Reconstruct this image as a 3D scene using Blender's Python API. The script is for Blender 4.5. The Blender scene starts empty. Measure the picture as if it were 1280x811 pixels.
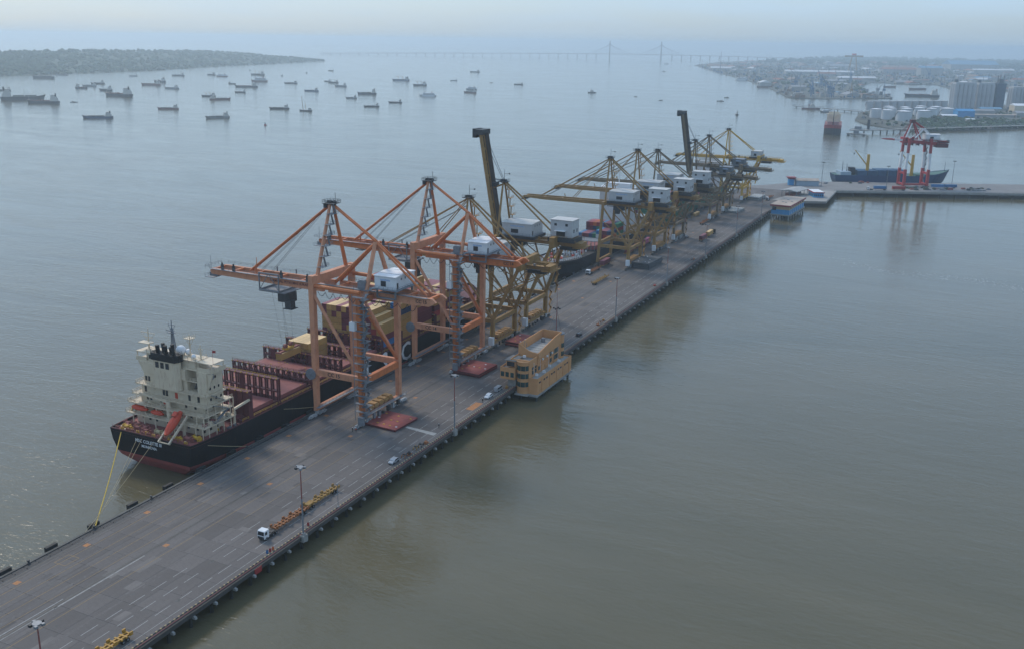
import bpy, math, random
from mathutils import Matrix, Vector
sc = bpy.context.scene
C = sc.collection
rnd = random.Random(7)
R = math.radians

# ---------------------------------------------------------------- camera
cam_d = bpy.data.cameras.new('camera')
cam = bpy.data.objects.new('camera', cam_d); C.objects.link(cam)
cam_d.sensor_width = 36.0
cam_d.lens = 36.0 * 1235 / 1280
cam_d.clip_start = 1.0; cam_d.clip_end = 90000
HEAD, PITCH, ROLL = R(25.4123), R(16.0354), R(0.9)
right = Vector((math.cos(HEAD), math.sin(HEAD), 0)); fwd0 = Vector((-math.sin(HEAD), math.cos(HEAD), 0)); up0 = Vector((0, 0, 1))
look = fwd0 * math.cos(PITCH) - up0 * math.sin(PITCH)
upv = fwd0 * math.sin(PITCH) + up0 * math.cos(PITCH)
cx_ = right * math.cos(ROLL) + upv * math.sin(ROLL)
cy_ = -right * math.sin(ROLL) + upv * math.cos(ROLL)
mw = Matrix((cx_, cy_, -look)).transposed().to_4x4()
mw.translation = Vector((162.16, -141.77, 134.46))
cam.matrix_world = mw
sc.camera = cam
# ---------------------------------------------------------------- sky, sun, exposure
SUN_EL, SUN_AZ = 44.0, 298.0          # azimuth measured from +Y towards +X
world = bpy.data.worlds.new('World'); sc.world = world; world.use_nodes = True
wn, wl = world.node_tree.nodes, world.node_tree.links
bg = wn['Background']
sky = wn.new('ShaderNodeTexSky'); sky.sky_type = 'NISHITA'; sky.sun_disc = False
sky.sun_elevation = R(SUN_EL); sky.sun_rotation = R(SUN_AZ)
sky.altitude = 100; sky.air_density = 1.3; sky.dust_density = 1.3; sky.ozone_density = 4.0
# thin high cloud veil, by direction
tc = wn.new('ShaderNodeTexCoord'); mp = wn.new('ShaderNodeMapping'); mp.inputs['Scale'].default_value = (1.2, 1.2, 9.0)
nz = wn.new('ShaderNodeTexNoise'); nz.inputs['Scale'].default_value = 3.2; nz.inputs['Detail'].default_value = 6.0
rp = wn.new('ShaderNodeValToRGB'); rp.color_ramp.elements[0].position = 0.42; rp.color_ramp.elements[1].position = 0.78
mx = wn.new('ShaderNodeMix'); mx.data_type = 'RGBA'
rp.color_ramp.elements[0].color = (.56, .56, .56, 1); rp.color_ramp.elements[1].color = (.78, .78, .78, 1)
wl.new(tc.outputs['Generated'], mp.inputs['Vector']); wl.new(mp.outputs['Vector'], nz.inputs['Vector'])
wl.new(nz.outputs['Fac'], rp.inputs['Fac']); wl.new(rp.outputs['Color'], mx.inputs['Factor'])
# the veil thickens to blue-grey haze towards the horizon, all round
sz = wn.new('ShaderNodeSeparateXYZ'); wl.new(tc.outputs['Generated'], sz.inputs[0])
hr = wn.new('ShaderNodeMapRange'); hr.inputs['From Min'].default_value = .0; hr.inputs['From Max'].default_value = .055; wl.new(sz.outputs['Z'], hr.inputs['Value'])
hc = wn.new('ShaderNodeMix'); hc.data_type = 'RGBA'; hc.inputs['A'].default_value = (3.8, 5.35, 7.1, 1); hc.inputs['B'].default_value = (4.5, 6.5, 9.0, 1); wl.new(hr.outputs['Result'], hc.inputs['Factor'])
tint = wn.new('ShaderNodeMix'); tint.data_type = 'RGBA'; tint.blend_type = 'MULTIPLY'; tint.inputs['Factor'].default_value = 1.0; tint.inputs['B'].default_value = (.90, 1.0, 1.10, 1); wl.new(sky.outputs['Color'], tint.inputs['A'])
wl.new(tint.outputs['Result'], mx.inputs['A']); wl.new(hc.outputs['Result'], mx.inputs['B'])
wl.new(mx.outputs['Result'], bg.inputs['Color'])
bg.inputs['Strength'].default_value = 0.090
sun_d = bpy.data.lights.new('sun', 'SUN'); sun_d.energy = 1.5; sun_d.angle = R(14); sun_d.color = (1.0, .89, .74)
sun = bpy.data.objects.new('sun', sun_d); C.objects.link(sun)
sd = Vector((math.sin(R(SUN_AZ)) * math.cos(R(SUN_EL)), math.cos(R(SUN_AZ)) * math.cos(R(SUN_EL)), math.sin(R(SUN_EL))))
sun.rotation_euler = sd.to_track_quat('Z', 'Y').to_euler()
sc.view_settings.view_transform = 'Standard'; sc.view_settings.look = 'None'
sc.view_settings.exposure = 0.40; sc.view_settings.gamma = 1.0; sc.view_settings.use_curve_mapping = False
sc.render.engine = 'CYCLES'
sc.cycles.use_denoising = True
sc.cycles.max_bounces = 5; sc.cycles.diffuse_bounces = 2; sc.cycles.glossy_bounces = 3; sc.cycles.transmission_bounces = 2; sc.cycles.volume_bounces = 3
sc.cycles.caustics_reflective = False; sc.cycles.caustics_refractive = False
sc.cycles.sample_clamp_indirect = 4.0; sc.cycles.sample_clamp_direct = 1.0

# ---------------------------------------------------------------- materials
MATS = {}
def mat(name, col, rough=.65, var=.18, scale=.6, metal=0.0, rust=0.0, rustcol=(.10, .045, .02), bump=0.0, bscale=6.0, stretch=None, obj_rand=0.0, island=0.0, spec=.4):
    if name in MATS: return MATS[name]
    m = bpy.data.materials.new(name); m.use_nodes = True
    n, l = m.node_tree.nodes, m.node_tree.links
    b = n['Principled BSDF']; b.inputs['Roughness'].default_value = rough; b.inputs['Metallic'].default_value = metal
    b.inputs['Specular IOR Level'].default_value = spec
    t = n.new('ShaderNodeTexCoord'); vec = t.outputs['Object']
    if stretch:
        q = n.new('ShaderNodeMapping'); q.inputs['Scale'].default_value = stretch; l.new(vec, q.inputs['Vector']); svec = q.outputs['Vector']
    else: svec = vec
    z = n.new('ShaderNodeTexNoise'); z.inputs['Scale'].default_value = scale; z.inputs['Detail'].default_value = 7; z.inputs['Roughness'].default_value = .62
    l.new(svec, z.inputs['Vector'])
    mr = n.new('ShaderNodeMapRange'); mr.inputs['From Min'].default_value = .28; mr.inputs['From Max'].default_value = .72
    mr.inputs['To Min'].default_value = 1 - var; mr.inputs['To Max'].default_value = 1 + var
    l.new(z.outputs['Fac'], mr.inputs['Value']); f = mr.outputs['Result']
    for amt, kind in ((obj_rand, 'o'), (island, 'i')):
        if not amt: continue
        src = n.new('ShaderNodeObjectInfo').outputs['Random'] if kind == 'o' else n.new('ShaderNodeNewGeometry').outputs['Random Per Island']
        k = n.new('ShaderNodeMapRange'); k.inputs['To Min'].default_value = 1 - amt; k.inputs['To Max'].default_value = 1 + amt
        l.new(src, k.inputs['Value']); mu = n.new('ShaderNodeMath'); mu.operation = 'MULTIPLY'; l.new(f, mu.inputs[0]); l.new(k.outputs['Result'], mu.inputs[1]); f = mu.outputs[0]
    vm = n.new('ShaderNodeVectorMath'); vm.operation = 'SCALE'; vm.inputs[0].default_value = col; l.new(f, vm.inputs['Scale'])
    out = vm.outputs['Vector']
    if rust:
        q = n.new('ShaderNodeMapping'); q.inputs['Scale'].default_value = (1.3, 1.3, .35); l.new(vec, q.inputs['Vector'])
        rz = n.new('ShaderNodeTexNoise'); rz.inputs['Scale'].default_value = .9; rz.inputs['Detail'].default_value = 9; rz.inputs['Roughness'].default_value = .7; l.new(q.outputs['Vector'], rz.inputs['Vector'])
        rr = n.new('ShaderNodeMapRange'); rr.inputs['From Min'].default_value = .68 - .30 * rust; rr.inputs['From Max'].default_value = .80; rr.clamp = True; l.new(rz.outputs['Fac'], rr.inputs['Value'])
        mm = n.new('ShaderNodeMix'); mm.data_type = 'RGBA'; l.new(rr.outputs['Result'], mm.inputs['Factor']); l.new(out, mm.inputs['A']); mm.inputs['B'].default_value = (*rustcol, 1); out = mm.outputs['Result']
    l.new(out, b.inputs['Base Color'])
    if bump:
        bz = n.new('ShaderNodeTexNoise'); bz.inputs['Scale'].default_value = bscale; bz.inputs['Detail'].default_value = 4; l.new(svec, bz.inputs['Vector'])
        bp = n.new('ShaderNodeBump'); bp.inputs['Strength'].default_value = .6; bp.inputs['Distance'].default_value = bump; l.new(bz.outputs['Fac'], bp.inputs['Height']); l.new(bp.outputs['Normal'], b.inputs['Normal'])
    MATS[name] = m
    return m

ORANGE = mat('orange_crane_paint', (.56, .16, .045), .55, .2, .25, rust=.55, rustcol=(.25, .075, .03))
SALMON = mat('faded_sunlit_crane_paint', (.58, .25, .135), .6, .18, .25, rust=.5, rustcol=(.30, .105, .05))  # orange paint in its faded, sunlit tone; the sunlight is put into the colour
YELLOW = mat('ochre_crane_paint', (.30, .165, .046), .6, .2, .3, rust=.45, rustcol=(.12, .07, .03))
OLDYEL = mat('weathered_brown_crane_paint', (.17, .12, .065), .65, .2, .3, rust=.5, rustcol=(.09, .06, .04))
BRIGHTYEL = mat('bright_yellow_crane_paint', (.52, .30, .03), .55, .15, .3, rust=.25)
REDPAINT = mat('red_crane_paint', (.36, .035, .04), .55, .15, .3)
WHITEPAINT = mat('white_paint', (.68, .69, .70), .5, .08, .4, rust=.25, rustcol=(.36, .30, .24))
GREYSTEEL = mat('galvanised_grey_steel', (.20, .215, .235), .55, .2, .8, metal=.2, rust=.2)
DARKSTEEL = mat('dark_greasy_steel', (.035, .038, .042), .6, .3, .8)
BLACK = mat('black_rubber', (.012, .012, .013), .7, .2, 1)
BOGIE = mat('pale_bogie_paint', (.34, .36, .37), .6, .35, 1.6, rust=.45, rustcol=(.05, .05, .05))
CREAM = mat('cream_superstructure_paint', (.64, .53, .385), .5, .07, .3, rust=.5, rustcol=(.36, .20, .11))
HULLBLACK = mat('black_hull_paint', (.008, .008, .010), .65, .3, .12, rust=.45, rustcol=(.045, .026, .018), spec=.15)
HULLNAVY = mat('dark_navy_hull_paint', (.010, .013, .021), .7, .25, .12, rust=.25, rustcol=(.06, .04, .03))
HULLBLUE = mat('blue_hull_paint', (.012, .05, .13), .45, .2, .12, rust=.2)
BOOTRED = mat('red_boot_topping', (.30, .060, .055), .6, .25, .25, rust=.3, rustcol=(.10, .05, .04))
DECKRED = mat('oxide_red_deck_paint', (.26, .082, .076), .7, .22, .3, rust=.35, rustcol=(.16, .06, .05))
MAROON = mat('maroon_steel', (.115, .028, .032), .65, .25, .5, rust=.3, rustcol=(.07, .03, .025))
COVERRED = mat('hatch_cover_red', (.27, .062, .055), .65, .22, .35, rust=.35, rustcol=(.12, .04, .035), bump=.03, bscale=1.5)
YELLOWTRIM = mat('yellow_trim_paint', (.55, .32, .03), .6, .2, 1.0, rust=.2)
CONCRETE = mat('weathered_concrete', (.27, .265, .25), .85, .22, .25, bump=.03, bscale=2)
PILEM = mat('dark_pile', (.03, .03, .026), .8, .3, .5)  # near black; the dark gap under the deck is put into the colour
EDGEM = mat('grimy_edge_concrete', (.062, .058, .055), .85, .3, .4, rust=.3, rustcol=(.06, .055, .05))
SCUFF = mat('scuffed_white_line', (.30, .285, .27), .85, .3, .9, rust=.7, rustcol=(.17, .145, .13))
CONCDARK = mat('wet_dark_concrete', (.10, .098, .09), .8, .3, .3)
TAN = mat('tan_render', (.57, .28, .118), .8, .10, .3, rust=.22, rustcol=(.36, .20, .10), bump=.01)
ROOFGREY = mat('grey_screed', (.24, .22, .20), .9, .25, .4, rust=.3, rustcol=(.10, .09, .08))
GLASSG = mat('dark_green_glass', (.012, .045, .042), .12, .25, .5, spec=.7)
GLASSD = mat('dark_window_glass', (.018, .022, .028), .15, .2, .5, spec=.6)
LIFEORANGE = mat('lifeboat_orange_red', (.55, .065, .028), .5, .12, .6)
ROPE = mat('pale_rope', (.42, .34, .20), .8, .1, 1)
YROPE = mat('yellow_rope', (.55, .38, .06), .8, .1, 1)
LINEW = mat('worn_white_line', (.34, .33, .32), .8, .28, 1.2, rust=.6, rustcol=(.16, .145, .13))
LINEY = mat('worn_yellow_line', (.27, .18, .085), .8, .25, 1.2, rust=.6, rustcol=(.165, .155, .145))
LINEO = mat('orange_patch_paint', (.40, .17, .06), .8, .25, 1.5, rust=.65, rustcol=(.2, .17, .15))
RAIL = mat('polished_rail_steel', (.06, .058, .056), .45, .3, .7, metal=.3)
LANDMAT = mat('dusty_land', (.095, .095, .075), .9, .4, .01)
TREE = mat('far_tree_foliage', (.045, .075, .04), .9, .35, .05, island=.35)
HILLM = mat('wooded_hill', (.045, .07, .045), .95, .35, .012)
DECK = mat('deck_concrete', (.134, .119, .112), .85, .26, .07, obj_rand=.17, island=.17, stretch=(1.0, .16, 1.0), rust=.62, rustcol=(.088, .078, .073), bump=.012, bscale=.8)
STACKTAN = mat('tank_pale_paint', (.52, .54, .55), .7, .1, .05)
SILO = mat('silo_concrete', (.42, .42, .42), .85, .12, .05)
PIPE = mat('oxide_pipe', (.26, .09, .075), .7, .25, 1)
YKERB = mat('kerb_pale_yellow', (.46, .34, .19), .8, .25, 1)
GREYHOUSE = mat('dark_grey_cladding', (.10, .115, .13), .6, .15, .5)
ROOFW = mat('white_sheet_roof', (.78, .77, .77), .5, .08, .8)
BUILDBLUE = mat('bright_blue_cladding', (.04, .25, .50), .6, .12, .3)
PORTROOF = [mat('far_roof_' + n, c, .8, .15, .02) for n, c in (('grey', (.28, .28, .29)), ('brown', (.22, .14, .10)), ('white', (.60, .60, .60)), ('blue', (.12, .26, .38)), ('rust', (.26, .10, .07)))]
PORTWALL = mat('far_shed_wall', (.33, .32, .30), .9, .15, .02)
CONT = {k: mat('container_' + k, c, .6, .12, .5, rust=.22, rustcol=(.10, .055, .03), obj_rand=.16) for k, c in dict(tan=(.43, .25, .075), maroon=(.155, .03, .045), red=(.33, .035, .035), blue=(.03, .15, .34), navy=(.02, .05, .12), green=(.025, .16, .09), white=(.6, .6, .58), orange=(.5, .12, .03), grey=(.25, .26, .27), pink=(.55, .13, .24)).items()}
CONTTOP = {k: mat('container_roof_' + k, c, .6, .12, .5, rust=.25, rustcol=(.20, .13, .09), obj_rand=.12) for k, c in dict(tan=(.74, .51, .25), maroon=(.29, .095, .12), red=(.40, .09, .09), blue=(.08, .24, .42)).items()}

# ---------------------------------------------------------------- mesh helpers
class MB:
    def __init__(s): s.v = []; s.f = []; s.mi = []; s.m = 0
    def _add(s, vs, fs):
        o = len(s.v); s.v += [tuple(p) for p in vs]
        for f in fs: s.f.append(tuple(o + i for i in f)); s.mi.append(s.m)
        return s
    def box(s, x0, x1, y0, y1, z0, z1):
        return s._add([(x0, y0, z0), (x1, y0, z0), (x1, y1, z0), (x0, y1, z0), (x0, y0, z1), (x1, y0, z1), (x1, y1, z1), (x0, y1, z1)],
                      [(0, 3, 2, 1), (4, 5, 6, 7), (0, 1, 5, 4), (1, 2, 6, 5), (2, 3, 7, 6), (3, 0, 4, 7)])
    def beam(s, p, q, w, h=None, w2=None, h2=None, up=(0, 0, 1)):
        p, q = Vector(p), Vector(q); h = w if h is None else h; w2 = w if w2 is None else w2; h2 = h if h2 is None else h2
        d = (q - p).normalized(); u = Vector(up)
        if abs(d.dot(u)) > .98: u = Vector((0, 1, 0))
        a = d.cross(u).normalized(); b = a.cross(d)
        vs = [p + a * i * w / 2 + b * j * h / 2 for i, j in ((-1, -1), (1, -1), (1, 1), (-1, 1))] + [q + a * i * w2 / 2 + b * j * h2 / 2 for i, j in ((-1, -1), (1, -1), (1, 1), (-1, 1))]
        return s._add(vs, [(3, 2, 1, 0), (4, 5, 6, 7), (0, 1, 5, 4), (1, 2, 6, 5), (2, 3, 7, 6), (3, 0, 4, 7)])
    def tube(s, p, q, r, r2=None, n=8, caps=True):
        p, q = Vector(p), Vector(q); r2 = r if r2 is None else r2
        d = (q - p).normalized(); u = Vector((0, 0, 1)) if abs(d.z) < .95 else Vector((1, 0, 0))
        a = d.cross(u).normalized(); b = a.cross(d)
        vs = []
        for c, rr in ((p, r), (q, r2)):
            for i in range(n):
                t = 2 * math.pi * i / n; vs.append(c + a * rr * math.cos(t) + b * rr * math.sin(t))
        fs = [(i, (i + 1) % n, n + (i + 1) % n, n + i) for i in range(n)]
        if caps: fs += [tuple(range(n))[::-1], tuple(range(n, 2 * n))]
        return s._add(vs, fs)
    def path(s, pts, r, n=5):
        for a, b in zip(pts[:-1], pts[1:]): s.tube(a, b, r, n=n)
        return s
    def prism(s, poly, z0, z1):                       # poly in xy, counter-clockwise
        n = len(poly)
        vs = [(x, y, z0) for x, y in poly] + [(x, y, z1) for x, y in poly]
        return s._add(vs, [tuple(range(n))[::-1], tuple(range(n, 2 * n))] + [(i, (i + 1) % n, n + (i + 1) % n, n + i) for i in range(n)])
    def prism_y(s, poly, y0, y1):                     # poly in xz
        n = len(poly)
        vs = [(x, y0, z) for x, z in poly] + [(x, y1, z) for x, z in poly]
        return s._add(vs, [tuple(range(n)), tuple(range(n, 2 * n))[::-1]] + [((i + 1) % n, i, n + i, n + (i + 1) % n) for i in range(n)])
    def prism_x(s, poly, x0, x1):                     # poly in yz
        n = len(poly)
        vs = [(x0, y, z) for y, z in poly] + [(x1, y, z) for y, z in poly]
        return s._add(vs, [tuple(range(n))[::-1], tuple(range(n, 2 * n))] + [(i, (i + 1) % n, n + (i + 1) % n, n + i) for i in range(n)])
    def ball(s, c, r, rz=None, n=8):
        rz = rz or r; rings = 5; vs = [(c[0], c[1], c[2] - rz)]
        for k in range(1, rings):
            t = math.pi * k / rings
            for i in range(n):
                a = 2 * math.pi * i / n; vs.append((c[0] + r * math.sin(t) * math.cos(a), c[1] + r * math.sin(t) * math.sin(a), c[2] - rz * math.cos(t)))
        vs.append((c[0], c[1], c[2] + rz)); fs = []
        for i in range(n):
            fs.append((0, 1 + (i + 1) % n, 1 + i))
            for k in range(rings - 2): fs.append((1 + k * n + i, 1 + k * n + (i + 1) % n, 1 + (k + 1) * n + (i + 1) % n, 1 + (k + 1) * n + i))
            fs.append((1 + (rings - 2) * n + i, 1 + (rings - 2) * n + (i + 1) % n, len(vs) - 1))
        return s._add(vs, fs)
    def rail(s, pts, h=1.1, r=.05, step=2.5, rows=2, n=4):   # handrail along a polyline
        for a, b in zip(pts[:-1], pts[1:]):
            a, b = Vector(a), Vector(b); L = (b - a).length; k = max(1, round(L / step))
            for i in range(k + 1):
                p = a.lerp(b, i / k); s.beam(p, p + Vector((0, 0, h)), r * 1.4)
            for j in range(rows):
                z = Vector((0, 0, h * (1 - j * .45))); s.beam(a + z, b + z, r * 1.4)
        return s
    def mesh(s, name, mats, smooth=False):
        me = bpy.data.meshes.new(name); me.from_pydata(s.v, [], s.f); me.update()
        mats = mats if isinstance(mats, (list, tuple)) else [mats]
        for m in mats: me.materials.append(m)
        if len(mats) > 1: me.polygons.foreach_set('material_index', s.mi)
        if smooth: me.polygons.foreach_set('use_smooth', [True] * len(me.polygons))
        return me
    def build(s, name, mats, parent=None, smooth=False, loc=None):
        return obj(name, s.mesh(name, mats, smooth), parent, loc)
def obj(name, me, parent=None, loc=None, rotz=0):
    o = bpy.data.objects.new(name, me); C.objects.link(o)
    if parent: o.parent = parent
    if loc: o.location = loc
    if rotz: o.rotation_euler = (0, 0, rotz)
    return o
def tag(o, label, cat, group=None):
    o['label'] = label; o['category'] = cat
    if group: o['group'] = group
    return o
def thing(name, label, cat, loc=(0, 0, 0), rotz=0, group=None):
    o = bpy.data.objects.new(name, None); C.objects.link(o); o.location = loc; o.rotation_euler = (0, 0, rotz); o.empty_display_size = 1
    return tag(o, label, cat, group)
def struct(o): o['kind'] = 'structure'; return o
KIDS = {}
def copy_tree(o, parent=None, kids=None):
    c = o.copy(); C.objects.link(c); c.parent = parent
    for ch in (kids if kids is not None else o.children): copy_tree(ch, c)
    return c
def text(name, s, size, loc, rot, m, parent=None, depth=.03, align='CENTER', sx=1.0):
    cu = bpy.data.curves.new(name, 'FONT'); cu.body = s; cu.size = size; cu.extrude = depth; cu.align_x = align; cu.align_y = 'CENTER'; cu.resolution_u = 2
    cu.offset = size * .012
    t = bpy.data.objects.new(name, cu); C.objects.link(t)
    me = bpy.data.meshes.new_from_object(t); bpy.data.objects.remove(t); bpy.data.curves.remove(cu)
    me.materials.clear(); me.materials.append(m)
    o = obj(name, me, parent, loc); o.rotation_euler = rot; o.scale = (sx, 1, 1)
    return o
FACE_NEGY = (R(90), 0, 0); FACE_POSX = (R(90), 0, R(90))
# ================================================================ SEA, AIR, LAND
def sea_material():
    m = bpy.data.materials.new('murky_estuary_water'); m.use_nodes = True
    n, l = m.node_tree.nodes, m.node_tree.links; b = n['Principled BSDF']
    b.inputs['IOR'].default_value = 1.40; b.inputs['Specular IOR Level'].default_value = .5
    g = n.new('ShaderNodeNewGeometry'); pos = g.outputs['Position']
    def noise(sc_, scale3, det, rough=.55, dist=0.0):
        q = n.new('ShaderNodeMapping'); q.inputs['Scale'].default_value = scale3; q.inputs['Rotation'].default_value = (0, 0, R(25)); l.new(pos, q.inputs['Vector'])
        z = n.new('ShaderNodeTexNoise'); z.inputs['Scale'].default_value = sc_; z.inputs['Detail'].default_value = det; z.inputs['Roughness'].default_value = rough; z.inputs['Distortion'].default_value = dist; l.new(q.outputs['Vector'], z.inputs['Vector'])
        return z.outputs['Fac']
    def mr(v, a, b_, c, d):
        k = n.new('ShaderNodeMapRange'); k.inputs['From Min'].default_value = a; k.inputs['From Max'].default_value = b_; k.inputs['To Min'].default_value = c; k.inputs['To Max'].default_value = d; l.new(v, k.inputs['Value']); return k.outputs['Result']
    silt = mr(noise(.004, (1, 1.7, 1), 5, .6, 1.0), .35, .65, 0, 1)
    cm = n.new('ShaderNodeMix'); cm.data_type = 'RGBA'; cm.inputs['A'].default_value = (.100, .088, .050, 1); cm.inputs['B'].default_value = (.130, .110, .064, 1); l.new(silt, cm.inputs['Factor'])
    # foam and drift streaks with shapes of their own
    st = mr(noise(.012, (.35, 1.6, 1), 9, .72, 2.2), .665, .78, 0, .22)
    cf = n.new('ShaderNodeMix'); cf.data_type = 'RGBA'; l.new(st, cf.inputs['Factor']); l.new(cm.outputs['Result'], cf.inputs['A']); cf.inputs['B'].default_value = (.42, .43, .41, 1)
    l.new(cf.outputs['Result'], b.inputs['Base Color'])
    wind = mr(noise(.006, (1, 2.2, 1), 6, .6, 1.5), .35, .68, .06, .13); l.new(wind, b.inputs['Roughness'])
    h1 = noise(.55, (.7, 1.5, 1), 3, .5, .4); h2 = noise(.13, (.6, 1.6, 1), 3, .5, .6); h3 = noise(1.9, (.8, 1.3, 1), 2, .5)
    ad = n.new('ShaderNodeMath'); ad.operation = 'MULTIPLY_ADD'; l.new(h2, ad.inputs[0]); ad.inputs[1].default_value = 1.6; l.new(h1, ad.inputs[2])
    ad2 = n.new('ShaderNodeMath'); ad2.operation = 'MULTIPLY_ADD'; l.new(h3, ad2.inputs[0]); ad2.inputs[1].default_value = .22; l.new(ad.outputs[0], ad2.inputs[2])
    bp = n.new('ShaderNodeBump'); bp.inputs['Strength'].default_value = .75; bp.inputs['Distance'].default_value = .24
    sx = n.new('ShaderNodeSeparateXYZ'); l.new(pos, sx.inputs[0])
    lee = mr(sx.outputs['X'], -30, 40, 1.0, .5); gust = mr(noise(.009, (.7, 2.4, 1), 5, .6, 1.8), .36, .64, .45, 1.1)
    k1 = n.new('ShaderNodeMath'); k1.operation = 'MULTIPLY'; l.new(lee, k1.inputs[0]); l.new(gust, k1.inputs[1])
    k2 = n.new('ShaderNodeMath'); k2.operation = 'MULTIPLY'; l.new(ad2.outputs[0], k2.inputs[0]); l.new(k1.outputs[0], k2.inputs[1])
    l.new(k2.outputs[0], bp.inputs['Height']); l.new(bp.outputs['Normal'], b.inputs['Normal'])
    return m
WZ = -5.0
s = MB(); s._add([(-40000, -4000, WZ), (30000, -4000, WZ), (30000, 50000, WZ), (-40000, 50000, WZ)], [(0, 1, 2, 3)])
struct(s.build('sea_water', sea_material()))
# the air: one closed box of thin haze
hm = bpy.data.materials.new('pale_sea_haze'); hm.use_nodes = True
hn = hm.node_tree.nodes; hn.remove(hn['Principled BSDF']); pv = hn.new('ShaderNodeVolumePrincipled')
pv.inputs['Color'].default_value = (.78, .905, 1.0, 1); pv.inputs['Density'].default_value = HAZE_D if 'HAZE_D' in globals() else .00013; pv.inputs['Anisotropy'].default_value = 0.5
hm.node_tree.links.new(pv.outputs['Volume'], hn['Material Output'].inputs['Volume'])
hz = MB().box(-41000, 31000, -5000, 51000, WZ - 4, 156).build('haze', hm); hz['kind'] = 'stuff'

# wooded coast across the strait
def ridge(name, foot, depth, hfun, m, parts=26, seed=1):
    rr = random.Random(seed); b = MB(); N = parts
    def along(t):
        k = t * (len(foot) - 1); i = min(int(k), len(foot) - 2); f = k - i
        return Vector((foot[i][0] * (1 - f) + foot[i + 1][0] * f, foot[i][1] * (1 - f) + foot[i + 1][1] * f, 0))
    rows = 7; vs = []
    for i in range(N + 1):
        t = i / N; p = along(t); q = (along(min(1, t + .02)) - along(max(0, t - .02))).normalized(); nrm = Vector((-q.y, q.x, 0))
        if nrm.dot(Vector((-1, .35, 0))) < 0: nrm = -nrm
        for j in range(rows):
            f = j / (rows - 1); z = WZ - .3 + hfun(t) * (math.sin(f * math.pi * .5) ** .8 if f < .8 else 1 - (f - .8) * 3.2) * (1 + rr.uniform(-.10, .10) * (j > 0))
            w = p + nrm * depth * f; vs.append((w.x, w.y, z if j else WZ - .6))
    fs = [(i * rows + j, (i + 1) * rows + j, (i + 1) * rows + j + 1, i * rows + j + 1) for i in range(N) for j in range(rows - 1)]
    b._add(vs, fs); return struct(b.build(name, m, smooth=True)), along
FOOT = [(-2560, 1200), (-2819, 1988), (-2837, 2174), (-2851, 2513), (-2936, 2991), (-3220, 3811), (-3514, 4906), (-3700, 5150)]
hf = lambda t: (64 + 8 * math.sin(t * 9) + 5 * math.sin(t * 23)) * (1 if t < .72 else max(.02, 1 - ((t - .72) / .28) ** 1.3))
_, coast = ridge('hill', FOOT, 900, hf, HILLM, 60)
# tree canopy on the hill: clumps of leaf faces, one far wood
def canopy(name, pts, size, m, seed=2):
    rr = random.Random(seed); b = MB()
    for (x, y, z, k) in pts:
        h = size * k
        n = 6; ring = []; top = len(b.v)
        vs = []
        for lv, (fr, fz) in enumerate(((.55, 0), (1, .45), (.6, .85))):
            for i in range(n):
                a = 2 * math.pi * (i + lv * .5) / n; r_ = h * fr * rr.uniform(.7, 1.2); vs.append((x + r_ * math.cos(a), y + r_ * math.sin(a), z + h * fz * rr.uniform(.8, 1.2)))
        vs.append((x, y, z + h * rr.uniform(1.0, 1.3)))
        fs = [(lv * n + i, lv * n + (i + 1) % n, (lv + 1) * n + (i + 1) % n, (lv + 1) * n + i) for lv in range(2) for i in range(n)] + [(2 * n + i, 2 * n + (i + 1) % n, 3 * n) for i in range(n)]
        b._add(vs, fs)
    o = b.build(name, m); o['kind'] = 'stuff'; return o
pts = []
for _ in range(4200):
    t = rnd.random() ** .9; f = rnd.random() ** 1.2; p = coast(t); q = (coast(min(1, t + .02)) - coast(max(0, t - .02))).normalized(); nr = Vector((-q.y, q.x, 0))
    if nr.dot(Vector((-1, .35, 0))) < 0: nr = -nr
    w = p + nr * 900 * f * .82; z = WZ - .3 + hf(t) * math.sin(min(1, f * .82) * math.pi * .5) ** .8 - 3
    pts.append((w.x, w.y, z, rnd.uniform(.6, 1.35)))
wood = canopy('hillside_wood', pts, 9.0, TREE); tag(wood, 'dark wooded canopy covering the long hill across the strait', 'wood')

# ================================================================ THE QUAY
QX0, QX1, QY0, QY1 = -52.0, 1.5, -150.0, 832.0
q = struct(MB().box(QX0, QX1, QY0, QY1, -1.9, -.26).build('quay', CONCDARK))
NX, SW, SL = 8, 53.5 / 8, 8.4
def slab_mesh(w, l_):
    b = MB(); c = .025; g = .014; z1 = 0; x0, x1, y0, y1 = g, w - g, g, l_ - g
    b._add([(x0, y0, -.25), (x1, y0, -.25), (x1, y1, -.25), (x0, y1, -.25), (x0, y0, -.04), (x1, y0, -.04), (x1, y1, -.04), (x0, y1, -.04), (x0 + c, y0 + c, 0), (x1 - c, y0 + c, 0), (x1 - c, y1 - c, 0), (x0 + c, y1 - c, 0)],
           [(0, 1, 5, 4), (1, 2, 6, 5), (2, 3, 7, 6), (3, 0, 4, 7), (4, 5, 9, 8), (5, 6, 10, 9), (6, 7, 11, 10), (7, 4, 8, 11), (8, 9, 10, 11)])
    return b
sm = slab_mesh(SW, SL).mesh('paving_slab', DECK)
for j in range(37):
    for i in range(NX): obj('paving_slab', sm, q, (QX0 + i * SW, -30 + j * SL, 0))
far = MB(); base = slab_mesh(SW, SL)
for j in list(range(-14, 0)) + list(range(37, 102)):
    for i in range(NX):
        ox, oy = QX0 + i * SW, -30 + j * SL
        far._add([(x + ox, y + oy, z) for x, y, z in base.v], base.f)
fo = far.build('paving', DECK, q); fo['kind'] = 'stuff'
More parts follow.
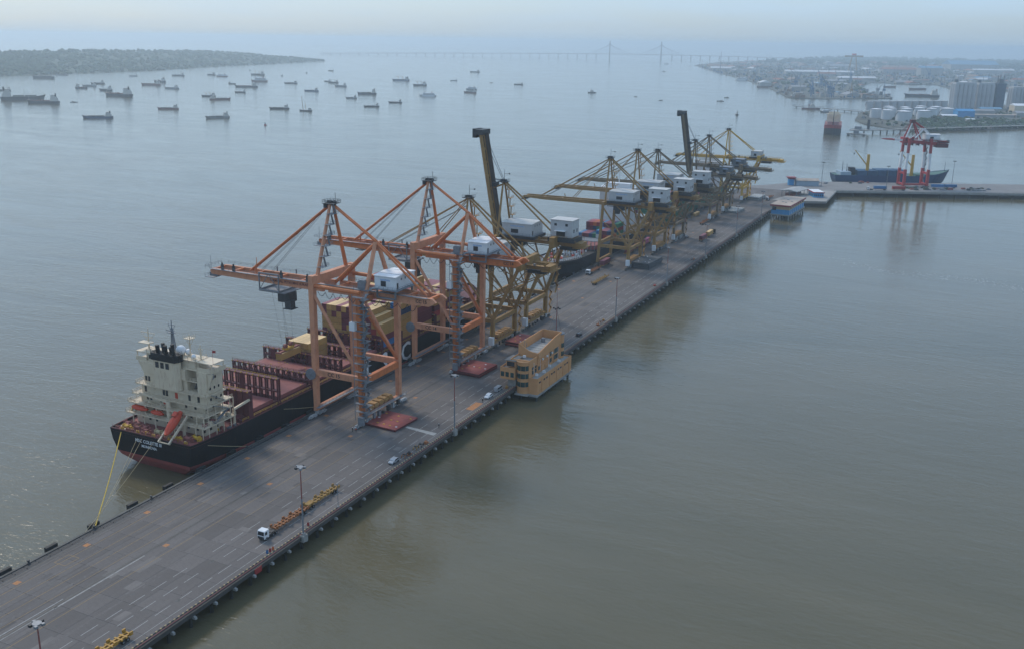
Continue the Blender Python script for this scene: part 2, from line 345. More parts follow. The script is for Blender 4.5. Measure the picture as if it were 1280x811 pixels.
# repaired bays, a little lighter or darker than their neighbours
PATCH = [mat('repair_concrete_' + n_, c_, .9, .2, .3, stretch=(1, .3, 1), rust=.4, rustcol=(.11, .098, .09)) for n_, c_ in (('dark', (.100, .090, .086)), ('mid', (.128, .114, .107)), ('pale', (.172, .154, .143)))]
rq = random.Random(17)
for k in range(90):
    x, y = rq.uniform(-46, -6), rq.uniform(-20, 330); w, h_ = rq.choice((1.5, 2.2, 3.3, 3.3)), rq.choice((2, 3, 4.2, 8.2))
    MB().box(x, x + w, y, y + h_, .001, .0028 + .00001 * k).build('repair_patch', rq.choice(PATCH), q)
# crane rails in their channels
for rx in (-49.0, -29.0, -47.6):
    b = MB().box(rx - .09, rx + .09, QY0, 815, .004, .05); b.build('crane_rail', RAIL, q)
for rx in (-29.45, -28.55, -49.5, -48.5):
    MB().box(rx - .12, rx + .12, QY0, 815, .004, .012).build('rail_channel', CONCDARK, q)
# painted lines
for x, ph in ((-13.45, -3.3), (-9.0, -4.0), (-4.35, -4.0)):
    y = ph - 7.35 * 4
    while y < 640:
        if rnd.random() < .93 and not (128 < y < 150 and x < -12):
            MB().box(x - .09, x + .09, y, y + 5.1, .004, .016).build('lane_dash', LINEW, q)
        y += 7.35
for x, y0, y1, w, m_ in ((-24.2, -40, 700, .10, LINEY), (-44.9, -40, 700, .10, LINEY), (-36.3, -40, 420, .09, LINEY), (-40.6, -40, 420, .09, LINEY), (-32.4, -20, 300, .08, LINEY), (-19.0, 60, 600, .08, LINEY), (-28.2, 2, 31, .24, SCUFF), (-28.3, -20, 3, .12, SCUFF), (-29.9, -20, 6, .12, LINEW), (-1.0, -40, 690, .07, LINEW)):
    MB().box(x - w, x + w, y0, y1, .004, .015).build('painted_line', m_, q)
for k in range(32):
    b = MB().box(-48.25, -47.0, 5.2 + 22 * k, 6.9 + 22 * k, .056, .064) if False else MB().box(-47.2, -45.6, 5.2 + 22 * k, 6.9 + 22 * k, .004, .017)
    b.build('orange_marker', LINEO, q)
for k in range(14):
    MB().box(-27.9, -26.5, 37 + 44 * k, 38.6 + 44 * k, .004, .017).build('orange_marker', LINEO, q)
b = MB()
for x0, x1, y0, y1 in ((-46.6, -42.5, 17.4, 17.6), (-46.6, -42.5, 22.0, 22.2), (-46.6, -46.4, 17.6, 22.0), (-42.7, -42.5, 17.6, 22.0)): b.box(x0, x1, y0, y1, .004, .016)
b.build('painted_bay_outline', LINEY, q)
MB().box(-3.9, -.9, 168.0, 176.5, .004, .018).build('orange_storage_marking', LINEO, q)
MB()._add([(-14.5, 141.6, .012), (-1.6, 139.8, .012), (-1.6, 142.2, .012), (-14.5, 143.0, .012)], [(0, 1, 2, 3)]).build('pale_cement_patch', mat('pale_cement', (.36, .35, .33), .9, .2, .6, rust=.4, rustcol=(.22, .21, .2)), q)
stain = mat('oil_stain', (.085, .082, .08), .7, .4, .5, rust=.6, rustcol=(.18, .17, .165))
for k in range(46):
    y = rnd.uniform(-15, 420); x = rnd.choice((-46, -42, -38, -33, -22, -18, -11, -6)) + rnd.uniform(-2, 2); r_ = rnd.uniform(.35, 1.3); n = 9
    p = [(x + r_ * rnd.uniform(.5, 1) * math.cos(2 * math.pi * i / n), y + 1.8 * r_ * rnd.uniform(.5, 1) * math.sin(2 * math.pi * i / n), .019) for i in range(n)]
    MB()._add(p, [tuple(range(n))]).build('oil_stain', stain, q)
tyre = mat('tyre_track', (.115, .102, .096), .8, .25, .8, stretch=(1, .1, 1), rust=.6, rustcol=(.19, .18, .178))
for x in (-46.3, -44.0, -42.0, -39.4, -37.6, -34.9, -33.4, -31.4, -26.4, -17.3, -15.6):
    y = rnd.uniform(-40, 0)
    while y < 420:
        L_ = rnd.uniform(18, 70); dx = rnd.uniform(-.9, .9); x0 = x + rnd.uniform(-.7, .7); w = rnd.uniform(.15, .5); zt = .0035 + rnd.uniform(0, .004)
        MB()._add([(x0 - w, y, zt), (x0 + w, y, zt), (x0 + dx + w * .7, y + L_, zt), (x0 + dx - w * .7, y + L_, zt)], [(0, 1, 2, 3)]).build('tyre_track', tyre, q)
        y += L_ + rnd.uniform(5, 60)
# landside edge: kerb blocks, pipe, side beam, brackets, piles
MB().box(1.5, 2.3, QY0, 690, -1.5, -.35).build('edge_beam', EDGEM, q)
MB().tube((2.05, QY0, .32), (2.05, 690, .32), .11, n=6).build('oxide_pipe', PIPE, q)
MB().box(1.05, 1.22, QY0, 690, .004, .26).build('kerb', CONCDARK, q)
km = MB().box(-.16, .16, 0, .5, .004, .30).mesh('kerb_block', YKERB)
for k in range(240): obj('kerb_block', km, q, (1.13, -28 + 1.45 * k, 0))
bm_ = MB().prism_y([(0, -2.3), (1.1, -2.3), (1.0, -1.72), (0, -1.45)], -.32, .32).mesh('bracket', CONCRETE)
for k in range(-4, 95): obj('bracket', bm_, q, (1.9, 2 + 7.33 * k, 0))
pm = MB().tube((0, 0, -9), (0, 0, -1.95), .45, n=8).mesh('pile', PILEM)
for k in range(-4, 95):
    for x in (1.0, -6.5): obj('pile', pm, q, (x, 2 + 7.33 * k, 0))
for k in range(-4, 40): obj('pile', pm, q, (-50.8, 2 + 7.33 * k, 0))
pst = MB().tube((0, 0, 0), (0, 0, .8), .05, n=5).mesh('pipe_support', PIPE)
# waterside edge: cope, cable trough, fenders, bollards
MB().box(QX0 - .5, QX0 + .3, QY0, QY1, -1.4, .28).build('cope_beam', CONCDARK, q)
MB().box(-51.2, -50.2, QY0, 815, .004, .05).build('cable_trough', DARKSTEEL, q)
for x, h in ((-51.35, .5), (-50.1, .38)):
    b = MB(); b.box(x - .05, x + .05, QY0, 815, h - .06, h + .02)
    for k in range(240): b.box(x - .05, x + .05, -60 + 3.6 * k, -59.85 + 3.6 * k, .004, h)
    b.build('trough_rail', DARKSTEEL, q)
fm = MB().box(-1.0, 0, 0, 3.6, -3.6, .95)
for z in (-2.8, -1.8, -.8): fm.tube((.0, .9, z), (.45, .9, z), .5, n=8).tube((.0, 2.7, z), (.45, 2.7, z), .5, n=8)
fm = fm.mesh('fender', BLACK)
for k in range(-3, 60): tag(obj('fender', fm, None, (QX0 - .95, 6.2 + 14.4 * k, 0)), 'black rubber fender panel on the seaward edge of the quay', 'fender', 'fender panels along the quay edge')
bo = MB(); bo.tube((0, 0, 0), (0, 0, .55), .30, .24, n=10).tube((0, 0, .55), (0, 0, .8), .42, .36, n=10).tube((0, 0, 0), (0, 0, .06), .55, n=10)
bo = bo.mesh('bollard', [DARKSTEEL])
for k in range(-3, 40): tag(obj('bollard', bo, None, (QX0 + .1, 14 + 21.6 * k, .28)), 'squat dark mooring bollard on the quay edge cope', 'bollard', 'mooring bollards along the quay')

# end platform and cross quay
ca = Vector((math.cos(HEAD), math.sin(HEAD), 0)); cb = Vector((-math.sin(HEAD), math.cos(HEAD), 0))
K0 = Vector((34, 847, 0))
def kp(a, b_, z=0): v = K0 + ca * a + cb * b_; return (v.x, v.y, z)
ek = MB(); poly = [(-52, 812), (1.5, 690), (3.5, 757), (36, 772), (34, 847), kp(900, 0)[:2], kp(900, 72)[:2], kp(-10, 66)[:2], (-30, 860), (-52, 832)]
ek.prism(poly, -1.9, -.02)
xq = struct(ek.build('cross_quay', mat('cross_quay_deck', (.21, .20, .195), .85, .2, .06, rust=.4, rustcol=(.15, .145, .14), bump=.01)))
b = MB(); b.beam(kp(0, -.5, -.6), kp(900, -.5, -.6), 1.0, 1.9); b.build('edge_beam', CONCRETE, xq)
b = MB(); b.beam(kp(0, 4, .12), kp(900, 4, .12), .5, .3); b.build('kerb', CONCRETE, xq)
b = MB(); b.beam((36.4, 771, -.6), (34.4, 846.5, -.6), 1.0, 1.7); b.build('edge_beam', CONCRETE, xq)
for k in range(0, 64):
    p = Vector(kp(3 + 14 * k, 1)); obj('pile', pm, xq, (p.x, p.y, 0))
b = MB(); b.prism([(-8, 756), (3.4, 757.2), (36.2, 771.8), (34.6, 840), (10, 845)], -1.0, .30); b.build('raised_apron', mat('apron_concrete', (.30, .285, .265), .85, .15, .1), xq)
for k in range(7): obj('lane_dash', MB().box(-.1, .1, 0, 40, 0, .012).mesh('lane_dash', LINEY), xq, (-46 + 6 * k, 700 + 3 * k, .004), R(-6))
# ================================================================ GANTRY CRANES
def stairs(b, x, y, z0, z1, w=2.4, n=12, d=1.0):
    dz = (z1 - z0) / n
    for i in range(n):
        a, c = (0, w) if i % 2 == 0 else (w, 0)
        b.beam((x, y + a, z0 + i * dz), (x, y + c, z0 + (i + 1) * dz), d, .14)
        b.box(x - d * .7, x + d * .7, y + (w if i % 2 == 0 else -.9), y + (w + .9 if i % 2 == 0 else 0), z0 + (i + 1) * dz - .08, z0 + (i + 1) * dz)
        b.beam((x - d * .6, y + a, z0 + i * dz + 1.0), (x - d * .6, y + c, z0 + (i + 1) * dz + 1.0), .09)
        b.beam((x + d * .6, y + a, z0 + i * dz + 1.0), (x + d * .6, y + c, z0 + (i + 1) * dz + 1.0), .09)
def bogie_mesh():
    b = MB(); b.beam((0, -4.6, 1.15), (0, 4.6, 1.15), .7, .55)
    b.prism_x([(-1.0, 1.3), (1.0, 1.3), (.5, 2.4), (-.5, 2.4)], -.4, .4)
    for s_ in (-2.6, 2.6):
        b.prism_x([(s_ - 1.9, .55), (s_ + 1.9, .55), (s_ + 1.3, 1.15), (s_ - 1.3, 1.15)], -.55, .55)
        for w in (-1.25, 1.25):
            b.tube((-.3, s_ + w, .42), (.3, s_ + w, .42), .40, n=10)
            b.box(.3, .75, s_ + w - .35, s_ + w + .35, .5, 1.2)
    b.box(-.35, .35, -5.4, -4.6, .5, 1.0).box(-.35, .35, 4.6, 5.4, .5, 1.0)
    return b
BOG = bogie_mesh().mesh('bogie', BOGIE)
BOGD = bogie_mesh().mesh('bogie_dark', mat('grimy_bogie', (.12, .115, .10), .7, .4, 1.5, rust=.4))
def machinery_house(root, x0, x1, y0, y1, z0, z1, roof_m, wall_m, strips=3, name='machinery_house'):
    h = MB().box(x0, x1, y0, y1, z0, z1).build(name, wall_m, root)
    rb = MB(); ym = (y0 + y1) / 2; e = .3
    rb.prism_x([(y0 - e, z1 + .02), (y1 + e, z1 + .02), (y1 + e, z1 + .25), (ym, z1 + .75), (y0 - e, z1 + .25)], x0 - e, x1 + e).build('roof', roof_m, h)
    for k in range(strips):
        y = y0 + (y1 - y0) * (k + 1) / (strips + 1); MB().beam((x0 - e, y, z1 + .62 - abs(y - ym) * .06), (x1 + e, y, z1 + .62 - abs(y - ym) * .06), .35, .2).build('roof_rib', GREYSTEEL, h)
    MB().box(x1 + .003, x1 + .06, y0 + 1.0, y0 + 2.0, z0 + .1, z0 + 2.3).build('door', GLASSD, h)
    w = (x1 - x0)
    MB().box(x0 + w * .3, x0 + w * .55, y0 - .07, y0 - .003, z0 + .9, z0 + 2.8).build('window', GLASSD, h)
    for k in range(3): MB().box(x1 + .003, x1 + .05, y0 + 3.6 + 2.6 * k, y0 + 4.5 + 2.6 * k, z1 - 1.5, z1 - .7).build('vent', GREYSTEEL, h)
    MB().box(x0 + w * .28, x0 + w * .75, y0 - .05, y0 - .003, z1 - 1.5, z1 - .9).build('lettering_strip', mat('faint_blue_mark', (.32, .42, .58), .6, .3, 2), h)
    b = MB().box(x0 - 1.2, x1 + 1.4, y0 - 1.2, y1 + .6, z0 - .25, z0 - .05)
    b.rail([(x0 - 1.2, y0 - 1.15, z0), (x1 + 1.35, y0 - 1.15, z0), (x1 + 1.35, y1 + .6, z0)], 1.1, .05, 1.8)
    b.build('walkway', GREYSTEEL, root)
    return h
def festoon(root, x0, x1, y, z, sag=1.7, n=8):
    b = MB()
    for i in range(n):
        a, c = x0 + (x1 - x0) * i / n, x0 + (x1 - x0) * (i + 1) / n; sg = sag * (1.0 if i % 3 else .7)
        pts = [(a + (c - a) * t / 6, y, z - sg * math.sin(math.pi * t / 6)) for t in range(7)]
        b.path(pts, .10, 4)
    return b.build('festoon_cable', BLACK, root)
RACKRED = mat('rust_red_rack', (.17, .045, .02), .7, .3, 1.0, rust=.4)
GEARTAN = mat('grimy_tan_gear', (.36, .19, .06), .65, .3, 1.2, rust=.4, rustcol=(.25, .08, .03))
def spreader_pile(root, x0, x1, y0, y1, z0, m, n=4):
    for k in range(n):
        y = y0 + (y1 - y0) * k / n; yy = y + (y1 - y0) / n * .82
        b = MB(); b.box(x0, x1, y, yy, z0 + .5, z0 + 1.25).box(x0 + .2, x0 + .7, y + .3, yy - .3, z0, z0 + .5).box(x1 - .7, x1 - .2, y + .3, yy - .3, z0, z0 + .5).box(x0 + .4, x1 - .4, y + .2, yy - .2, z0 + 1.25, z0 + 1.7)
        b.build('counterweight_block', m, root)
    MB().box(x0 + .1, x1 - .1, y0 - .4, y1 + .2, z0 - .15, z0 + .02).box(x0 + .3, x1 - .3, y0, y1 - .2, z0 + .02, z0 + .48).build('gear_rack', RACKRED, root)
    for k in range(7):
        y = -11 + 3.3 * k + rnd.uniform(-.6, .6); w = rnd.uniform(.5, 1.1); MB().box(x1 + .35, x1 + .35 + w, y, y + rnd.uniform(.6, 1.6), 1.2, 1.2 + rnd.uniform(.8, 2.2)).build('drive_box', rnd.choice((DARKSTEEL, DARKSTEEL, GREYSTEEL, BOGIE)), root)

def orange_crane(yc, num, label, trolley_u):
    t = thing('gantry_crane', label, 'crane', (-39, yc, 0), 0, 'ship to shore cranes on the quay')
    U, V = 10.0, 12.2
    for u, z1, w in ((-U, 53.0, 2.1), (U, 47.0, 2.0)):
        for v in (-V, V):
            MB().beam((u, v, 2.6), (u, v, 18), 1.5, 1.9, w * .9, 2.0, up=(0, 1, 0)).beam((u, v, 18), (u, v, z1), w * .9, 2.0, w, 2.0, up=(0, 1, 0)).build('leg', SALMON if u < 0 or v > 0 else ORANGE, t)
    for u in (-U, U):
        MB().beam((u, -V - 1.2, 3.2), (u, V + 1.2, 3.2), 1.4, 1.5).build('sill_beam', SALMON, t)
        for v in (-V, V): obj('bogie', BOG, t, (u, v, 0))
        MB().box(u + 1.0, u + 2.3, -V - 2, V + 2, 3.95, 4.05).rail([(u + 2.25, -V - 2, 4.05), (u + 2.25, V + 2, 4.05)], 1.1, .05, 2.2).build('sill_walkway', GREYSTEEL, t)
    for v in (-V, V):
        pb = MB().beam((-U + .8, v, 17.3), (U - .8, v, 17.3), 1.5, 2.3).build('portal_beam', SALMON, t)
        if v < 0: text('lettering', 'CC ' + num, 2.0, (-1.5, v - .78, 17.3), FACE_NEGY, BLACK, pb)
        MB().tube((-U + .6, v, 46), (U - .8, v, 18.6), .62, n=8).build('brace', SALMON, t)
    MB().beam((U, -V + .8, 16.5), (U, V - .8, 16.5), 1.6, 2.4).build('tie_beam', ORANGE, t)
    MB().tube((U, -V + .6, 45), (U, V - .6, 18.5), .55, n=8).build('brace', ORANGE, t)
    MB().beam((-U, -V - .9, 51.3), (-U, V + .9, 51.3), 2.2, 2.9).build('cross_beam', SALMON, t)
    MB().beam((U, -V - .9, 46.2), (U, V + .9, 46.2), 1.7, 1.9).build('cross_beam', ORANGE, t)
    MB().tube((-U, -V + .3, 49.2), (U, -V + .3, 49.0), .75, n=8).build('top_strut', ORANGE, t)
    MB().tube((-U, V - .3, 49.2), (U, V - .3, 49.0), .75, n=8).build('top_strut', ORANGE, t)
    # girders and boom
    for v in (-3.6, 3.6):
        g = MB().prism_y([(-U + 1, 45.2), (33.2, 45.2), (36, 46.8), (34.4, 48.1), (-U + 1, 48.1)], v - .55, v + .55).build('girder', SALMON if num == '15' else ORANGE, t)
        if v < 0: text('lettering', 'CC ' + num, 1.7, (30.2, v - .58, 46.6), FACE_NEGY, BLACK, g)
        bg_ = MB().prism_y([(-U - 1.2, 45.2), (-U - 1.2, 48.1), (-63.7, 48.1), (-64.4, 47.2), (-63.7, 45.9), (-24, 45.2)], v - .5, v + .5).build('boom_girder', SALMON if num == '15' else ORANGE, t)
        if v < 0: text('lettering', 'TERMINAL PETIKEMAS SURABAYA', 1.35, (-25.5, v - .53, 46.7), FACE_NEGY, MAROON, bg_)
        MB().box(min(v * 1.6, v), max(v * 1.6, v), 0, 0, 0, 0) if False else None
        s_ = -1 if v < 0 else 1
        b = MB(); b.box(-63.2, 33, v + s_ * .56, v + s_ * 1.7, 47.3, 47.4) if s_ > 0 else b.box(-63.2, 33, v - 1.7, v - .56, 48.15, 48.22)
        zz = 48.2; b.rail([(-63.2, v + s_ * 1.65, zz), (33, v + s_ * 1.65, zz)], 1.1, .05, 3.0); b.build('handrail', GREYSTEEL, t)
    for u in (-63.2, -54, -44, -33, -22, -5, 4, 14, 24, 33):
        MB().beam((u, -3.05, 47.5), (u, 3.05, 47.5), .9, 1.0).build('girder_tie', ORANGE, t)
    b = MB().box(-66.7, -62.7, -4.6, 4.6, 44.4, 44.6); b.rail([(-66.7, -4.6, 44.6), (-66.7, 4.6, 44.6), (-62.7, 4.6, 44.6)], 1.2, .06, 2).rail([(-64.2, -4.6, 48.2), (-66.2, -4.6, 48.2), (-66.2, 4.6, 48.2)], 1.2, .06, 2).tube((-64.2, -3.6, 48), (-64.2, -3.6, 53), .1, n=4).box(-66.7, -63.2, -2, 2, 44.6, 46.0)
    b.build('boom_tip_platform', GREYSTEEL, t)
    for u in (-58, -52.5, -30, -18): MB().box(u - .5, u + .5, -4.6, -3.9, 48.2, 50.2).tube((u, -4.3, 50.2), (u, -4.3, 51), .35, n=6).build('floodlight', DARKSTEEL, t)
    MB().tube((-42.5, -3.2, 48.1), (-42, -3.2, 54.5), .25, .1, n=5).beam((-42.5, -4.2, 48.1), (-42.2, -3.2, 52.0), .25).build('boom_latch_post', ORANGE, t)
    # A-frame
    AP = (-9.2, 0, 78)
    for v in (-8.8, 8.8):
        MB().tube((-U, v, 52.6), (AP[0], v * .10, 77), .75, .55, n=8).build('a_frame_leg', ORANGE if v > 0 else SALMON, t)
    b = MB()
    for k in range(6):
        f = .12 + k * .15; p = Vector((-U, -8.8, 52.6)).lerp(Vector((AP[0], -.9, 77)), f); p2 = Vector((-U, -8.8, 52.6)).lerp(Vector((AP[0], -.9, 77)), f + .15)
        b.box(p.x - .2, p.x + 2.6, p.y - 1.4, p.y + 2.4, p.z - .1, p.z); b.rail([(p.x + 2.6, p.y - 1.4, p.z), (p.x + 2.6, p.y + 2.4, p.z), (p.x - .2, p.y + 2.4, p.z)], 1.1, .06, 1.6)
        b.beam((p.x + 1.7, p.y + 1.8, p.z), (p2.x + 1.7, p2.y - .8, p2.z), .7, .15)
    b.build('ladder_platform', GREYSTEEL, t)
    hd = MB().box(AP[0] - 2.3, AP[0] + 2.3, -2.4, 2.4, 77.2, 77.4).rail([(AP[0] - 2.3, -2.4, 77.4), (AP[0] + 2.3, -2.4, 77.4), (AP[0] + 2.3, 2.4, 77.4), (AP[0] - 2.3, 2.4, 77.4), (AP[0] - 2.3, -2.4, 77.4)], 1.2, .07, 1.5)
    hd.box(AP[0] - 2.6, AP[0] - 1.2, -1.4, 1.4, 75.6, 77.2).tube((AP[0] - .8, -.8, 77.4), (AP[0] - .8, .8, 77.4), .9, n=10).tube((AP[0] + .9, -.8, 77.4), (AP[0] + .9, .8, 77.4), .9, n=10).tube((AP[0] + 1, 1, 77), (AP[0] + 1, 1, 81), .1, n=4)
    hd.build('a_frame_head', DARKSTEEL, t)
    for v in (-.55, .55): MB().tube((AP[0] - .6, v, 76.6), (-47.5, v * 1.2, 48.3), .42, n=7).build('forestay', ORANGE, t)
    b = MB()
    for v in (-.7, .7): b.tube((AP[0] - 1, v, 77), (-38, v, 48.4), .07, n=4).tube((AP[0] - 1, v, 77), (-43, v, 48.4), .07, n=4)
    b.build('hoist_rope', DARKSTEEL, t)
    MP = (9.5, 0, 65)
    for v in (-8.2, 8.2): MB().tube((U, v, 47.4), (MP[0], v * .08, MP[2]), .85, .75, n=8).build('rear_frame_leg', SALMON, t)
    for v in (-1.1, 1.1):
        MB().tube((MP[0] - .4, v * .3, MP[2] - .6), (-7.5, v * 1.4, 48.6), .6, n=7).build('rear_frame_strut', ORANGE, t)
        MB().tube((AP[0] + .6, v * .35, 76.8), (MP[0], v * .4, MP[2] + .2), .36, n=6).build('backstay', ORANGE, t)
        MB().tube((MP[0], v * .4, MP[2]), (31, v * 1.5, 48.2), .44, n=6).build('backstay', ORANGE, t)
    machinery_house(t, 12.5, 21.0, -6.2, 6.8, 50.0, 54.4, ROOFW, WHITEPAINT)
    b = MB()
    for x in (13, 20.5):
        for y in (-5.4, 5.8): b.box(x - .25, x + .25, y - .25, y + .25, 46.3, 49.75)
    b.beam((13, -5.4, 46.5), (20.5, -5.4, 46.5), .5).beam((13, 5.8, 46.5), (20.5, 5.8, 46.5), .5).build('house_frame', GREYSTEEL, t)
    MB().box(6.6, 9.6, -8.2, -5.2, 49.4, 52.2).box(7.0, 9.2, -8.0, -5.4, 52.2, 52.5).build('electrical_cabinet', GREYSTEEL, t)
    MB().box(5.5, 11.5, -9.2, -4.4, 49.1, 49.3).rail([(5.5, -9.2, 49.3), (11.5, -9.2, 49.3)], 1.1, .05, 1.5).build('walkway', GREYSTEEL, t)
    festoon(t, -13, 4, -5.2, 45.4, 2.3, 5); festoon(t, 6, 29, -5.2, 45.3, 2.2, 6)
    # stair tower on the leg above the apron
    b = MB(); stairs(b, U + 2.0, -V - 1.2, 3.0, 48.5, 2.6, 15, 1.0); b.build('stair', GREYSTEEL, t)
    b = MB()
    for z in range(6, 49, 3): b.box(U - 1.6, U + 3.2, -V - 2.6, -V - 1.2, z - .06, z + .06)
    for x in (U + 3.2, U - 1.4): b.box(x - .08, x + .08, -V - 2.6, -V - 2.45, 2.5, 49)
    b.build('ladder_cage', GREYSTEEL, t)
    for z in range(5, 48, 3): MB().box(U + 1.1, U + 3.4, -V - 2.4, -V + 1.6, z - .1, z).build('landing', GREYSTEEL, t)
    MB().box(U + .6, U + 2.8, -V - 4.0, -V - 2.7, 1.6, 4.6).build('electrical_cabinet', GREYSTEEL, t)
    MB().box(U - 2.6, U - .4, -V - 3.0, -V - 1.4, 36, 39.0).build('lift_car', WHITEPAINT, t)
    MB().tube((-U - 1.3, -V - .6, 16.5), (-U - 1.3, -V - 1.5, 16.5), 2.1, n=20).tube((-U - 1.3, -V - .5, 16.5), (-U - 1.3, -V - 1.8, 16.5), .45, n=8).build('cable_reel', GREYSTEEL, t)
    spreader_pile(t, U - 3.4, U + .6, -8.0, 8.0, 4.1, GEARTAN, 5)
    # trolley and cab
    tu = trolley_u
    tr = MB(); tr.box(tu - 4, tu + 4, -4.8, -3.9, 47.9, 49.4) if False else None
    for x in (tu - 5.5, tu + 3.5):
        tr.box(x - .18, x + .18, -5.6, -5.2, 42.8, 49.6); tr.box(x - .18, x + .18, 5.2, 5.6, 42.8, 49.6); tr.beam((x, -5.4, 43), (x, 5.4, 43), .5)
    tr.beam((tu - 5.5, -5.4, 49.4), (tu + 3.5, -5.4, 49.4), .45).beam((tu - 5.5, -5.4, 43), (tu + 3.5, -5.4, 43), .5).beam((tu - 5.5, 5.4, 43), (tu + 3.5, 5.4, 43), .5).beam((tu - 5.5, -5.4, 43), (tu - 1, -5.4, 49.4), .2).beam((tu + 3.5, -5.4, 43), (tu - 1, -5.4, 49.4), .2)
    tr.box(tu - 6, tu + 6, -5.2, 5.2, 42.3, 42.6); trolley = tr.build('trolley', GREYSTEEL, t)
    MB().box(tu + 1.2, tu + 6.5, -3.4, 1.2, 38.6, 42.2).build('trolley_machinery', DARKSTEEL, trolley)
    MB().box(tu + 5.0, tu + 7.8, -4.2, -1.6, 36.8, 39.6).box(tu + 4.6, tu + 8.6, -4.8, -1.0, 36.5, 36.75).build('cab', DARKSTEEL, trolley)
    return t
C15 = orange_crane(148.5, '15', 'orange gantry crane lettered CC 15 straddling the apron beside the black ship', -34)
C14 = orange_crane(218.0, '14', 'orange gantry crane lettered CC 14 standing between CC 15 and the ochre cranes', -21)

